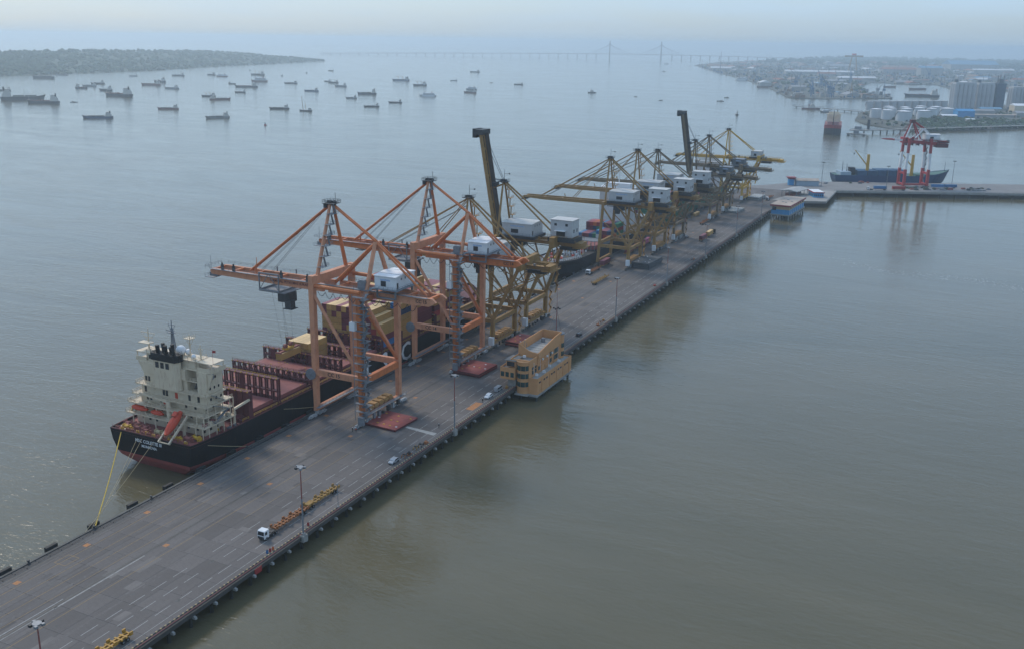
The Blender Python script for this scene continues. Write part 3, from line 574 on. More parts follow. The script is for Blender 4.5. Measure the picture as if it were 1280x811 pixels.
def ochre_crane(yc, label, m, raised=None, house=1, rear_house=True, zg=38.0, zap=66.0, ub=-66, back=34, m2=None, name='gantry_crane', stay_m=None, dark=False):
    t = thing(name, label, 'crane', (-39, yc, 0), 0, 'ship to shore cranes on the quay')
    U, V = 10.0, 11.5; m2 = m2 or m; stay_m = stay_m or m
    for v in (-V, V):
        MB().beam((-U, v, 2.6), (-U + 2.0, v * .96, zg + 1), 1.5, 1.6, 1.3, 1.4, up=(0, 1, 0)).build('leg', m, t)
        MB().beam((U, v, 2.6), (U, v, 14), 1.5, 1.6, up=(0, 1, 0)).beam((U, v, 13.6), (U + 11, v * .75, zg - .4), 1.4, 1.5, 1.2, 1.3, up=(0, 1, 0)).build('leg', m2, t)
        MB().beam((-U + .8, v, 13), (U - .8, v, 13), 1.3, 1.9).build('portal_beam', m, t)
        MB().tube((-U + 2.2, v * .96, zg - 1.5), (U - .6, v, 14.2), .5, n=7).build('brace', m, t)
        MB().tube((U + .4, v, 14.6), (-U + 15, v * .6, zg - .6), .45, n=7).build('brace', m2, t)
        MB().beam((U - .74, v - .78, 4), (U - .74, v - .78, 11), .06, .9).build('safety_stripe', BRIGHTYEL, t)
    for u in (-U, U):
        MB().beam((u, -V - 1.2, 3.2), (u, V + 1.2, 3.2), 1.3, 1.4).build('sill_beam', m, t)
        for v in (-V, V): obj('bogie', BOGD, t, (u, v, 0))
    MB().beam((U, -V + .8, 12.4), (U, V - .8, 12.4), 1.3, 1.8).build('tie_beam', m, t)
    MB().beam((-U, -V + .8, 14.4), (-U, V - .8, 14.4), 1.3, 1.8).build('tie_beam', m, t)
    MB().beam((-U + 2, -V, zg + .9), (-U + 2, V, zg + .9), 1.9, 2.2).build('cross_beam', m, t)
    MB().box(U + 10.2, U + 12.6, -V * .86, V * .86, zg - 1.2, zg + 3.6).build('cross_beam', m, t)
    hinge = -U - 1
    for v in (-3.2, 3.2):
        MB().beam((-U + 1, v, zg), (back, v, zg), .9, 1.9).build('girder', m, t)
        b = MB()
        if raised:
            a = R(raised); L = -ub - 10; tip = (hinge - L * math.cos(a), v, zg + L * math.sin(a))
            b.beam((hinge, v, zg), tip, 1.0, 2.2, 1.0, 1.5)
        else:
            b.prism_y([(hinge, zg - .95), (hinge, zg + 1.1), (ub + 1, zg + .9), (ub, zg + .3), (ub, zg - .3), (ub + 16, zg - .95)], v - .5, v + .5)
        b.build('boom_girder', m, t)
    if raised:
        a = R(raised); L = -ub - 10; d = Vector((-math.cos(a), 0, math.sin(a)))
        MB().beam((hinge, 0, zg), tuple(Vector((hinge, 0, zg)) + d * (L - 1)), 5.2, .5).build('boom_panel', mat('sooty_boom_panel', (.075, .06, .05), .7, .3, .3), t)
        for v in (-1.2, 1.2): MB().beam((hinge + .6, v, zg + .1), tuple(Vector((hinge + .6, v, zg)) + d * (L - 1)), .35, .5).build('boom_stringer', m, t)
        for k in range(8):
            p = Vector((hinge, 0, zg)) + d * (4 + k * (L - 6) / 7); MB().beam((p.x, -2.8, p.z), (p.x, 2.8, p.z), .8, .8).build('girder_tie', m, t)
        p = Vector((hinge, 0, zg)) + d * L
        MB().box(p.x - 2.6, p.x + 1.5, -4.4, 4.4, p.z - 1.6, p.z + .8).box(p.x - 4.2, p.x - 2.4, -3.4, 3.4, p.z - 3.2, p.z + 1.1).build('boom_tip_platform', DARKSTEEL, t)
        q_ = Vector((hinge, 0, zg)) + d * L * .5
        MB().box(q_.x + 1.2, q_.x + 3.4, -2, 2, q_.z - 1, q_.z + 1).build('boom_sheave_block', DARKSTEEL, t)
        for f, r_ in ((.55, .12), (.9, .12)):
            q_ = Vector((hinge, 0, zg)) + d * L * f
            for v in (-1.4, 1.4): MB().tube((q_.x + 1, v, q_.z), (-U + 1.5, v * .4, zap), r_, n=4).build('forestay', DARKSTEEL, t)
        MB().tube((-U + 1.5, 0, zap - 1.5), (hinge + 1.5 - .35 * (zap - zg), 0, zap - 3.5) if raised < 75 else (hinge - (zap - 3.5 - zg) / math.tan(a) + 1.2, 0, zap - 3.5), .5, n=6).build('boom_latch_arm', m, t)
    else:
        for u in (ub + 2, ub + 14, ub + 26, ub + 38): MB().beam((u, -2.7, zg + .2), (u, 2.7, zg + .2), .8, .8).build('girder_tie', m, t)
        MB().box(ub - 2, ub + 2, -4.2, 4.2, zg - 1.9, zg - 1.6).rail([(ub - 2, -4.2, zg - 1.6), (ub - 2, 4.2, zg - 1.6)], 1.2, .06, 2).box(ub - 1, ub + 1.5, -2.4, 2.4, zg - 1.6, zg - .6).build('boom_tip_platform', DARKSTEEL, t)
        MB().rail([(ub, -3.9, zg + 1), (hinge, -3.9, zg + 1)], 1.1, .05, 3).build('handrail', m, t)
        for v in (-2.0, 2.0):
            MB().tube((-U + 1.2, v * .5, zap - .6), (ub + 12, v * 1.5, zg + 1.2), .26, n=6).build('forestay', stay_m, t)
            MB().tube((-U + 1.2, v * .5, zap - .8), (-32, v * 1.5, zg + 1.2), .22, n=6).build('forestay', stay_m, t)
            MB().tube((-U + .6, v * .5, zap - 4), (ub + 16, v * 1.2, zg + 1.6), .10, n=4).build('hoist_rope', DARKSTEEL, t)
        MB().beam((-36, -3.2, zg + 1), (-37, -3.2, zg + 4), .4).build('boom_latch_post', m, t)
    for v in (-7.6, 7.6):
        MB().tube((-U + 2, v, zg + 2), (-U + 1.5, v * .1, zap), .62, .45, n=7).build('a_frame_leg', m, t)
    b = MB()
    for k in range(5):
        f = .15 + .17 * k; p = Vector((-U + 2, 7.6, zg + 2)).lerp(Vector((-U + 1.5, .8, zap)), f); b.box(p.x + .4, p.x + 2.8, p.y - 1, p.y + 2.2, p.z - .1, p.z); b.rail([(p.x + 2.8, p.y - 1, p.z), (p.x + 2.8, p.y + 2.2, p.z)], 1.1, .07, 1.5)
        b.beam((p.x + 1.4, p.y - .8, p.z), (p.x + 1.4, p.y - .6, p.z + 4), .5, .12)
    b.build('ladder_platform', m, t)
    MB().box(-U - .8, -U + 3.6, -2.2, 2.2, zap - .4, zap - .15).rail([(-U - .8, -2.2, zap - .15), (-U + 3.6, -2.2, zap - .15), (-U + 3.6, 2.2, zap - .15)], 1.2, .07, 1.5).tube((-U + .6, -.7, zap), (-U + .6, .7, zap), .9, n=9).tube((-U + 2.2, -.7, zap), (-U + 2.2, .7, zap), .9, n=9).build('a_frame_head', DARKSTEEL, t)
    MB().tube((-U + 1.5, .4, zap), (-U + 1.5, .4, zap + 5.5), .14, .07, n=5).tube((-U + 1.5, .4, zap + 3.4), (-U + 4.2, .4, zap + 3.6), .07, n=4).ball((-U + 4.2, .4, zap + 3.6), .4, n=6).build('aerial_mast', DARKSTEEL, t)
    for v in (-1.6, 1.6):
        MB().tube((-U + 2, v * .6, zap - .5), (U + 11.2, v * 2.2, zg + 3.2), .42, n=7).build('backstay', m, t)
    wall, roof = (GREYHOUSE, GREYSTEEL) if dark else (mat('stained_white_cladding', (.47, .475, .48), .6, .1, .5, rust=.35, rustcol=(.34, .30, .26)), mat('pale_sheet_roof', (.52, .51, .49), .6, .1, .5, rust=.3, rustcol=(.35, .28, .2)))
    if house == 1:
        machinery_house(t, -6.0, 9.5, -6.4, 6.6, zg + 2.6, zg + 8.0, roof, wall, 2)
        b = MB().box(-7, 11, -7.2, 7.4, zg + 1.0, zg + 2.3); b.build('machinery_deck', DARKSTEEL, t)
    elif house == 2:
        machinery_house(t, 13.5, 22.5, -4.6, 5.0, zg + 2.2, zg + 7.0, roof, wall, 1)
        MB().box(12.6, 23.4, -5.6, 6, zg + 1.0, zg + 2.0).build('machinery_deck', DARKSTEEL, t)
    if rear_house:
        h = MB().box(18.5, 29.5, -4.4, 4.2, zg + 3.2, zg + 11.2).build('electrical_house', wall, t)
        MB().box(18.2, 29.8, -4.7, 4.5, zg + 11.22, zg + 11.5).build('roof', roof, h)
        for x in (20.4, 26.0): MB().box(x, x + 1.3, -4.47, -4.403, zg + 8.6, zg + 9.8).build('window', GLASSD, h)
        MB().box(21.5, 26, -4.47, -4.403, zg + 3.6, zg + 6.2).build('door', GLASSD, h)
        MB().box(21.0, 26.5, -6.3, -4.42, zg + 6.3, zg + 6.5).build('awning', ROOFW, h)
        for y in (-2.6, 1.2): MB().box(29.503, 29.57, y, y + 1.2, zg + 5.4, zg + 7).build('window', GLASSD, h)
        MB().box(17.5, 31.0, -5.4, 5.2, zg + 1.0, zg + 2.9).build('machinery_deck', DARKSTEEL, t)
        MB().rail([(17.5, -5.4, zg + 2.9), (31, -5.4, zg + 2.9), (31, 5.2, zg + 2.9)], 1.1, .06, 2).build('handrail', m, t)
    MB().box(back - 4, back + 1.5, -4.8, 4.8, zg - 1.4, zg - 1.1).rail([(back - 4, -4.8, zg - 1.1), (back + 1.5, -4.8, zg - 1.1), (back + 1.5, 4.8, zg - 1.1)], 1.2, .07, 2).box(back - 3, back, -3, 3, zg - 1.1, zg + .9).build('back_platform', m, t)
    festoon(t, U + 13, back, -4.4, zg - 1.0, 1.8, 5); festoon(t, -4, 11, -4.4, zg - 1.0, 2.0, 4)
    b = MB(); stairs(b, U + 1.8, V + .4, 3, 15, 2.4, 6, .9); b.build('stair', m, t)
    MB().box(U - .6, U + 1.6, -V - 3.2, -V - 1.5, 2.6, 6.2).build('electrical_cabinet', WHITEPAINT, t)
    spreader_pile(t, U - 3.2, U + .7, -7.5, 7.5, 4.0, GEARTAN, 5)
    for v in (-1, 1):
        b = MB().box(-9, back - 2, v * 4.7 - .6, v * 4.7 + .6, zg + .95, zg + 1.02).rail([(-9, v * 5.3, zg + 1.02), (back - 2, v * 5.3, zg + 1.02)], 1.15, .07, 2.2); b.build('catwalk', m, t)
        MB().box(-8, back - 4, v * 4.0 - .2, v * 4.0 + .2, zg - 1.5, zg - 1.2).build('cable_tray', DARKSTEEL, t)
        MB().tube((-U + 1.5, v * V * .98, zg - 9), (U, v * V, 13.6), .26, n=6).build('brace', m, t)
        MB().tube((-U + .8, v * V, 14), (U + 5, v * V * .9, 25.5), .3, n=6).build('brace', m, t)
        MB().tube((U + 5.5, v * V * .87, 26.5), (-U + 8, v * 4, zg - .8), .28, n=6).build('brace', m2, t)
    MB().tube((U + 5.5, -V * .87, 26.5), (U + 11, V * .7, zg - 1), .28, n=6).tube((U + 5.5, V * .87, 26.5), (U + 11, -V * .7, zg - 1), .28, n=6).build('cross_brace', m, t)
    MB().beam((U + 5.3, -V * .87, 26), (U + 5.3, V * .87, 26), .8, .9).build('tie_beam', m, t)
    b = MB(); stairs(b, U + 7, V * .6, 15, zg - 1, 2.6, 9, .9); b.build('stair', m, t)
    for k in range(9):
        x = -6 + 4.6 * k + rnd.uniform(-1, 1); w = rnd.uniform(.6, 1.6); MB().box(x, x + w, -5.2, -5.2 + w, zg + 1.03, zg + 1.03 + rnd.uniform(.7, 2.0)).build('deck_cabinet', rnd.choice((GREYSTEEL, DARKSTEEL, m)), t)
    MB().box(-4, 3, -3.6, 3.6, zg - 3.6, zg - 1.4).box(-3, -.4, -3.4, -.8, zg - 6, zg - 3.6).build('trolley', DARKSTEEL, t)
    MB().box(U + 12.8, U + 21, -3, 3, zg - 3.0, zg - 1.6).build('drive_machinery', DARKSTEEL, t)
    return t
ochre_crane(252, 'ochre gantry crane with lowered boom standing next to orange crane CC 14', YELLOW, house=1, rear_house=False, zap=66)
ochre_crane(288, 'dark ochre gantry crane with its boom raised, two along from CC 14', YELLOW, raised=80, zg=42, zap=69, ub=-61)
ochre_crane(437, 'ochre gantry crane beside the stacked flat covers, boom lowered over the sea', YELLOW, m2=YELLOW)
ochre_crane(489, 'ochre gantry crane with lowered boom, second in the row past the stacked covers', YELLOW)
ochre_crane(533, 'ochre gantry crane with lowered boom next to the crane with blackened raised boom', OLDYEL, zap=62, house=1)
ochre_crane(630, 'weathered brown gantry crane with raised boom and grey machinery house', OLDYEL, raised=80, ub=-58, house=2, rear_house=False, zg=35, zap=61, back=42, dark=True)
ochre_crane(672, 'weathered brown gantry crane with lowered boom and dark grey machinery house', OLDYEL, house=2, rear_house=False, zg=37, zap=61.5, back=44, dark=True, ub=-52)
ochre_crane(738, 'bright yellow gantry crane with pale machinery house at the far end of the row', BRIGHTYEL, house=2, rear_house=False, zg=37.5, zap=62, back=41, ub=-54)
# ================================================================ CONTAINERS
def container_mesh(col, roofcol=None, L=12.19):
    W, H = 2.40, 2.56; b = MB(); w, l_ = W / 2, L / 2
    n = 16                                            # corrugated long sides
    for sx in (-1, 1):
        vs = []; fs = []
        for i in range(n * 2 + 1):
            y = -l_ + .15 + (L - .3) * i / (n * 2); x = sx * (w - (.0 if (i // 1) % 2 else .07)); vs += [(x, y, .16), (x, y, H - .12)]
        for i in range(n * 2): k = i * 2; fs.append((k, k + 2, k + 3, k + 1))
        b._add(vs, fs)
        b.box(sx * w - .06, sx * w + .03, -l_, l_, 0, .17).box(sx * w - .06, sx * w + .03, -l_, l_, H - .13, H - .03)
        for sy in (-1, 1): b.box(sx * (w - .04) - .09, sx * (w - .04) + .09, sy * (l_ - .09) - .09, sy * (l_ - .09) + .095, 0, H)
    b._add([(-w, -l_ + .06, .1), (w, -l_ + .06, .1), (w, -l_ + .06, H - .05), (-w, -l_ + .06, H - .05)], [(0, 1, 2, 3)])
    b._add([(-w, l_ - .06, .1), (w, l_ - .06, .1), (w, l_ - .06, H - .05), (-w, l_ - .06, H - .05)], [(1, 0, 3, 2)])
    for x in (-.85, -.35, .35, .85): b.box(x - .035, x + .035, -l_ - .02, -l_ + .05, .12, H - .1)
    b.box(-.02, .02, -l_ - .005, -l_ + .055, .12, H - .1)
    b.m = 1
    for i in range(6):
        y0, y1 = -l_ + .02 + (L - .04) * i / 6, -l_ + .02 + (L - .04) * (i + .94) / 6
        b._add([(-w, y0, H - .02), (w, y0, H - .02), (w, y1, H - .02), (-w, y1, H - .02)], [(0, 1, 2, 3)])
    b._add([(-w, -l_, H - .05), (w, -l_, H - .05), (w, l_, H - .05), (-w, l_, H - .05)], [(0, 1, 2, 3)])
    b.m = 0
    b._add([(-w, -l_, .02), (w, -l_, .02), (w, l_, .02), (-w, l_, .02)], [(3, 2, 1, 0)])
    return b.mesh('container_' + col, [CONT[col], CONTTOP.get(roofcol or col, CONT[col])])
CM = {k: container_mesh(k) for k in CONT}
CM20 = {k: container_mesh(k, L=6.06) for k in ('tan', 'maroon', 'blue', 'red', 'green', 'white')}
WORD = dict(tan='tan', maroon='maroon', red='red', blue='blue', navy='navy', green='green', white='white', orange='orange', grey='grey', pink='pink')
def container(col, x, y, z, where, group, rotz=0, short=False):
    o = obj('shipping_container', (CM20 if short else CM)[col], None, (x, y, z), rotz)
    return tag(o, f'{WORD[col]} shipping container {where}', 'container', group)

# ================================================================ HULLS
def hull_mb(L, B, zdeck, levels, boot=None, nst=26, flare=.0, sheer=0.0, bow=+1):
    """levels: (z, stern offset, bow offset, stern half-width share, bow fullness, stern run length share). Stern at y=0, bow at y=L."""
    b = MB(); rows = []
    for z, so, bo, sw, bf, sr in levels:
        pts = []
        for i in range(nst + 1):
            t = i / nst; t = t * t * (3 - 2 * t) * .35 + t * .65
            y = so + t * (L - so - bo)
            w = 1.0
            if t < sr: w *= sw + (1 - sw) * math.sin(t / sr * math.pi / 2) ** .75
            e = 1 - bf
            if t > bf: w *= max(0.0, 1 - ((t - bf) / e) ** 2.1)
            zz = z + (sheer * max(0, (t - .7) / .3) ** 1.6 if z > 0 else 0)
            pts.append((w * B / 2, y, zz))
        rows.append(pts)
    for side in (1, -1):
        base = len(b.v); vs = [(side * x, y, z) for r_ in rows for x, y, z in r_]; fs = []; mi = []
        for j in range(len(rows) - 1):
            for i in range(nst):
                a = j * (nst + 1) + i; f = (a, a + 1, a + nst + 2, a + nst + 1)
                fs.append(f if side < 0 else f[::-1]); mi.append(1 if boot is not None and (rows[j][0][2] + rows[j + 1][0][2]) / 2 < boot else 0)
        b._add(vs, fs); b.mi[-len(mi):] = mi
    n = len(rows)
    vs = []; 
    for r_ in rows: vs += [(-r_[0][0], r_[0][1], r_[0][2]), (r_[0][0], r_[0][1], r_[0][2])]
    k = len(b.mi); b._add(vs, [(2 * j + 1, 2 * j, 2 * j + 2, 2 * j + 3) for j in range(n - 1)])
    for j in range(n - 1): b.mi[k + j] = 1 if boot is not None and (rows[j][0][2] + rows[j + 1][0][2]) / 2 < boot else 0
    return b, rows
def deck_mb(rows, drop=0.0):
    top = rows[-1] if rows[-1][0][2] > rows[0][0][2] else rows[0]; b = MB(); n = len(top)
    vs = [(-x, y, z - drop) for x, y, z in top] + [(x, y, z - drop) for x, y, z in top]
    b._add(vs, [(i, n + i, n + i + 1, i + 1) for i in range(n - 1)]); return b

# ---------------------------------------------------------------- the big black container ship
SX, SY = -73.75, 79.0                                  # centre line and stern
ship = thing('container_ship', 'long black container ship with cream bridge block moored below the orange cranes', 'ship', (SX, SY, 0))
LV = [(-8, 9, 14, .20, .70, .30), (-5, 4.2, 10, .52, .74, .22), (-1.5, 1.5, 8, .78, .79, .155), (0, .9, 6, .82, .80, .14), (4, .25, 3, .88, .84, .11), (8, 0, 0, .91, .86, .09)]
hb, rows = hull_mb(224, 38.5, 8, LV, boot=-.6, nst=44, sheer=4.0)
hb.build('hull', [HULLBLACK, BOOTRED], ship, smooth=False)
deck_mb(rows, .9).build('deck', DECKRED, ship)

b = MB()
for side in (-1, 1):
    pts = [(side * x * .985, y, z) for x, y, z in rows[-1][1:]]
    for p, q_ in zip(pts[:-1], pts[1:]): b.beam(p, q_, .35, .3)
b.beam((-17, .2, 8.02), (17, .2, 8.02), .4, .3); b.build('bulwark_rail', MAROON, ship)
text('lettering', 'MSC COLETTE III', 1.55, (-.6, -.02, 5.7), FACE_NEGY, WHITEPAINT, ship, sx=1.0).rotation_euler = (R(84), 0, 0)
text('lettering', 'MONROVIA', 1.25, (-.6, .12, 3.9), FACE_NEGY, WHITEPAINT, ship).rotation_euler = (R(84), 0, 0)
for ch, yy in (('M', 174.5), ('S', 190.5), ('C', 207.5)):
    text('lettering', ch, 11.5, (19.33, yy - SY, 3.9), FACE_POSX, WHITEPAINT, ship, depth=.04)
# accommodation, stern to bow y 7..19 ; x -17..17
def block(x0, x1, y0, y1, z0, z1, name='accommodation_block', m=CREAM): return MB().box(x0, x1, y0, y1, z0, z1).build(name, m, ship)
def ledge(x0, x1, y0, y1, z, h=1.1, rail=True):
    b = MB().box(x0, x1, y0, y1, z - .34, z).build('deck_ledge', CREAM, ship)
    if rail: MB().rail([(x0, y1, z), (x0, y0, z), (x1, y0, z), (x1, y1, z)], h, .06, 1.8, 3).build('railing', CREAM, ship)
def wins(o, xs, y, z, w=.8, h=1.0, face='y'):
    for x in xs:
        (MB().box(x, x + w, y - .06, y - .003, z, z + h) if face == 'y' else MB().box(y + .003, y + .06, x, x + w, z, z + h)).build('window', GLASSD, o)
a1 = block(-15.5, 14.5, 10.2, 19.5, 7.1, 11.1); ledge(-17, 17.6, 6.8, 22, 11.45)
a2 = block(-14.8, 13.6, 10.9, 19.0, 11.45, 14.5); ledge(-16.6, 17.2, 7.8, 21, 14.85)
a3 = block(-13.6, 14.4, 10.9, 18.6, 14.85, 17.7); ledge(-15.0, 17.4, 8.5, 21, 18.05)
a4 = block(-12.6, 16.0, 10.6, 18.4, 18.05, 21.3); ledge(-13.6, 17.0, 9.0, 18.6, 21.6)
a5 = block(-11.4, 7.6, 10.9, 18.2, 21.6, 25.4); a6 = block(-8.5, 7.6, 10.3, 18.2, 25.4, 29.0); block(7.6, 12.2, 14.6, 18.2, 21.6, 29.0)
MB().box(7.6, 12.2, 10.9, 14.6, 25.1, 25.4).rail([(7.6, 11.0, 25.4), (12.2, 11.0, 25.4)], 1.1, .06, 1.4).build('deck_ledge', CREAM, ship); MB().beam((8.4, 13.8, 21.7), (11.6, 11.8, 25.3), 1.0, .15).build('ladder', GREYSTEEL, ship)
a7 = block(12.2, 16.2, 10.7, 18.2, 21.6, 29.0); block(-10.8, -8.5, 12.5, 18.2, 25.4, 29.0)
MB().prism_y([(-11.3, 25.4), (-8.5, 25.4), (-8.5, 29.0), (-13.2, 29.0)], 10.7, 11.2).build('wing_support', CREAM, ship)
MB().prism_y([(16.2, 23.0), (18.6, 28.8), (16.2, 28.8)], 11.2, 11.6).build('wing_support', CREAM, ship)
wins(a1, [-13, -10, -7, -2, 3, 7, 11], 10.2, 8.6, .9, 1.5); wins(a1, [9.5, 12.5, 15.5], 14.5, 8.4, 1, 1.4, 'x')
wins(a2, [-12, -8.5, -5, 0, 4, 8], 10.9, 12.3, .8, 1.1); wins(a2, [11, 14, 16.6], 13.6, 12.2, .9, 1.4, 'x')
wins(a3, [-11, -9.5, -5, 6, 10], 10.9, 15.6, .9, 1.3); wins(a3, [11.5, 14.5], 14.4, 15.8, .9, 1.1, 'x')
wins(a4, [-11.3, -3.2, -1.9, 8.0, 11.9], 10.6, 18.5, 1.0, 2.2); wins(a4, [12, 14.5, 16.8], 16.0, 19.2, .8, .9, 'x')
wins(a5, [-10.9, -9.6], 10.9, 22.4, .9, 1.7); wins(a6, [11.8, 13.8, 15.8], 16.2, 23.0, .7, .9, 'x'); wins(a6, [12, 14.5], 16.2, 26.5, .7, .9, 'x')
for x, z, o in ((2.2, 18.3, a4), (-3.6, 15.1, a3), (4.5, 11.7, a2)): MB().box(x, x + 1.2, (10.6 if o is a4 else 10.9) - .06, (10.6 if o is a4 else 10.9) - .003, z, z + 2.0).build('door', LIFEORANGE, o)
for p, q_ in (((17.2, 18.5, 14.9), (17.2, 11.5, 18.0)), ((17.2, 12.0, 11.5), (17.2, 18.6, 14.8)), ((16.9, 17.5, 18.1), (16.9, 11.5, 21.5)), ((-16, 9, 11.5), (-16, 13, 14.6))): MB().beam(p, q_, 1.0, .15).build('ladder', GREYSTEEL, ship)
for x in (-14, -9, -4, 3, 8, 13.5, 16.5):
    for z0, z1, y in ((7.1, 11.2, 7.1), (11.45, 14.6, 7.9)): MB().box(x - .14, x + .14, y - .14, y + .14, z0, z1).build('post', CREAM, ship)
for y in (9.5, 13, 16.5, 20, 21.6):
    for z0, z1 in ((7.1, 11.2), (11.45, 14.6), (14.85, 17.8)): MB().box(16.8, 17.05, y, y + .25, z0, z1).build('post', CREAM, ship)
# bridge deck with open wings
wg = block(-14.6, 18.2, 11.2, 17.8, 29.0, 29.5, 'bridge_deck')
MB().box(-10, 11, 11.8, 17.4, 29.5, 32.0).build('wheelhouse', CREAM, ship)
for x in (-9.4, -7.7, -6.0): MB().box(x, x + 1.2, 11.73, 11.797, 30.1, 31.5).build('window', GLASSD, ship)
for x0, x1 in ((-14.6, -9.8), (12.0, 18.2)):
    MB().box(x0, x1, 11.4, 17.6, 32.0, 32.25).build('wing_roof', CREAM, ship)
    for x in (x0 + .3, x1 - .3):
        for y in (11.7, 17.2): MB().box(x - .1, x + .1, y - .1, y + .1, 29.5, 32.0).build('post', CREAM, ship)
    MB().box(x0, x1, 11.2, 11.32, 29.52, 30.6).build('wing_screen', CREAM, ship)
MB().box(18.1, 18.25, 11.33, 17.8, 29.52, 30.6).build('wing_screen', CREAM, ship)
MB().tube((16.2, 13.4, 27.2), (16.32, 13.4, 27.2), 1.0, n=16).build('emblem_disc', GREYSTEEL, ship)
MB().box(-10.4, 11.5, 11.5, 17.6, 32.0, 32.2).build('roof', CREAM, ship); MB().rail([(-10.2, 17, 32.2), (-10.2, 11.7, 32.2), (11.2, 11.7, 32.2), (11.2, 17, 32.2)], 1.1, .06, 1.6).build('railing', CREAM, ship)
# funnel
MB().prism([(-4.2, 8.4), (5.0, 8.4), (5.9, 9.8), (5.9, 10.58), (-5.1, 10.58), (-5.1, 9.8)], 21.7, 31.6).build('funnel_casing', CREAM, ship)
fu = MB().prism([(-4.6, 8.0), (5.4, 8.0), (6.2, 9.6), (6.2, 11.4), (-5.4, 11.4), (-5.4, 9.6)], 31.62, 34.0).build('funnel', BLACK, ship)
for x, y, h in ((-2.4, 9.2, 2.6), (-.7, 10.2, 3.2), (1.2, 9.2, 2.9), (-3.4, 10.4, 2.0), (2.8, 10, 2.4), (4.4, 9.2, 3.8)): MB().tube((x, y, 34.0), (x, y - .3, 34 + h), .62 if h < 4 else .3, n=9).build('exhaust_pipe', BLACK, fu)
MB().rail([(-4.6, 8.1, 34), (5.4, 8.1, 34), (6.1, 9.6, 34), (6.1, 11.3, 34)], 1.0, .06, 1.6).build('railing', BLACK, fu)
for x in (-3.2, -1.0, 1.2): MB().box(x, x + 1.5, 8.33, 8.397, 29.0, 31.0).build('vent', GLASSD, ship)
# masts and aerials
def mast(x, y, z0, z1, arm, m, name='mast'):
    o = MB().tube((x, y, z0), (x, y, z1), .32, .12, n=7).build(name, m, ship)
    b = MB().beam((x - arm, y, z1 - 1.6), (x + arm, y, z1 - 1.6), .18); b.beam((x - arm * .6, y, z1 - 3.2), (x + arm * .6, y, z1 - 3.2), .15)
    b.beam((x - arm, y, z1 - 1.6), (x, y, z1 - 4.5), .1).beam((x + arm, y, z1 - 1.6), (x, y, z1 - 4.5), .1); b.build('yard', m, o); return o
mast(-12.2, 15, 32.2, 39.4, 3.2, CREAM); 
MB().box(-14.5, -9.8, 12.5, 15, 34.6, 34.9).build('radar_platform', CREAM, ship)
mm = mast(-1.8, 15.5, 32.2, 43.5, 1.5, GREYSTEEL)
MB().tube((-2.8, 15.5, 32.2), (-2.0, 15.5, 41), .16, n=5).tube((-.8, 15.5, 32.2), (-1.6, 15.5, 41), .16, n=5).tube((-1.8, 17, 32.2), (-1.8, 15.7, 41), .16, n=5).box(-3.2, -.4, 14.5, 16, 39.2, 39.35).beam((-3.6, 14.8, 40), (0, 14.8, 40.0), .3).build('mast_frame', GREYSTEEL, mm)
m3 = mast(6.6, 14.5, 32.2, 40.2, 1.6, CREAM); MB().box(5.2, 8.0, 13.2, 15.8, 38.6, 38.8).rail([(5.2, 13.2, 38.8), (8.0, 13.2, 38.8), (8.0, 15.8, 38.8)], 1, .06, 1).build('crow_platform', CREAM, m3)
mast(11.0, 14.5, 32.3, 37.2, .9, CREAM)
for x, y, z, r_ in ((2.4, 14.6, 34.0, 1.7), (4.6, 15.8, 33.4, 1.1), (9.2, 13.2, 33.2, .8)): MB().ball((x, y, z), r_, n=12).build('radome', ROOFW, ship, smooth=True)
MB().box(1.5, 3.3, 13.8, 15.4, 32.2, 33.0).build('radome_stand', CREAM, ship)
MB()._add([(18.2, 12.2, 36.0), (19.6, 12.2, 36.2), (19.6, 12.2, 37.0), (18.2, 12.2, 36.9)], [(0, 1, 2, 3)]).tube((18.2, 12.2, 32.2), (18.2, 12.2, 37.2), .06, n=4).build('flag', CONT['red'], ship)
# stern deck gear, davits, boats
for k, (x, y) in enumerate(((-13, 3), (-9, 4), (-4.5, 3.2), (0, 4.2), (9, 3), (12.5, 4.5), (-15, 5.5), (5, 2.4), (14.5, 6.0), (-11, 5.8), (-6.8, 5.2))):
    b = MB().tube((x - 1.0, y, 8.1), (x + 1.0, y, 8.1), .65, n=9).box(x - 1.3, x - 1.0, y - .8, y + .8, 7.2, 8.9).box(x + 1.0, x + 1.3, y - .8, y + .8, 7.2, 8.9).box(x + 1.3, x + 2.1, y - .4, y + .5, 7.2, 8.5)
    b.build('mooring_winch', (YELLOWTRIM, PIPE, DECKRED, ROPE)[k % 4], ship)
for k in range(14):
    x = -15.5 + 2.3 * k; MB().tube((x, .9, 7.1), (x, .9, 8.7), .28, n=7).tube((x + .8, .9, 7.1), (x + .8, .9, 8.7), .28, n=7).build('bitt', (PIPE, YELLOWTRIM, PIPE)[k % 3], ship)
MB().rail([(-17, .6, 8.1), (17, .6, 8.1)], 1.1, .05, 1.6).build('railing', PIPE, ship)
dv = MB()
for x in (4.9, 9.4): dv.beam((x, -1.0, 7.4), (x, 8.6, 14.4), .5, .7).box(x - .2, x + .2, 6.2, 6.6, 7.1, 13).box(x - .2, x + .2, .6, 1.0, 7.1, 8.9)
dv.beam((4.9, 8.4, 14.2), (9.4, 8.4, 14.2), .4).beam((4.9, -.9, 7.5), (9.4, -.9, 7.5), .3); dv.build('lifeboat_ramp', CREAM, ship)
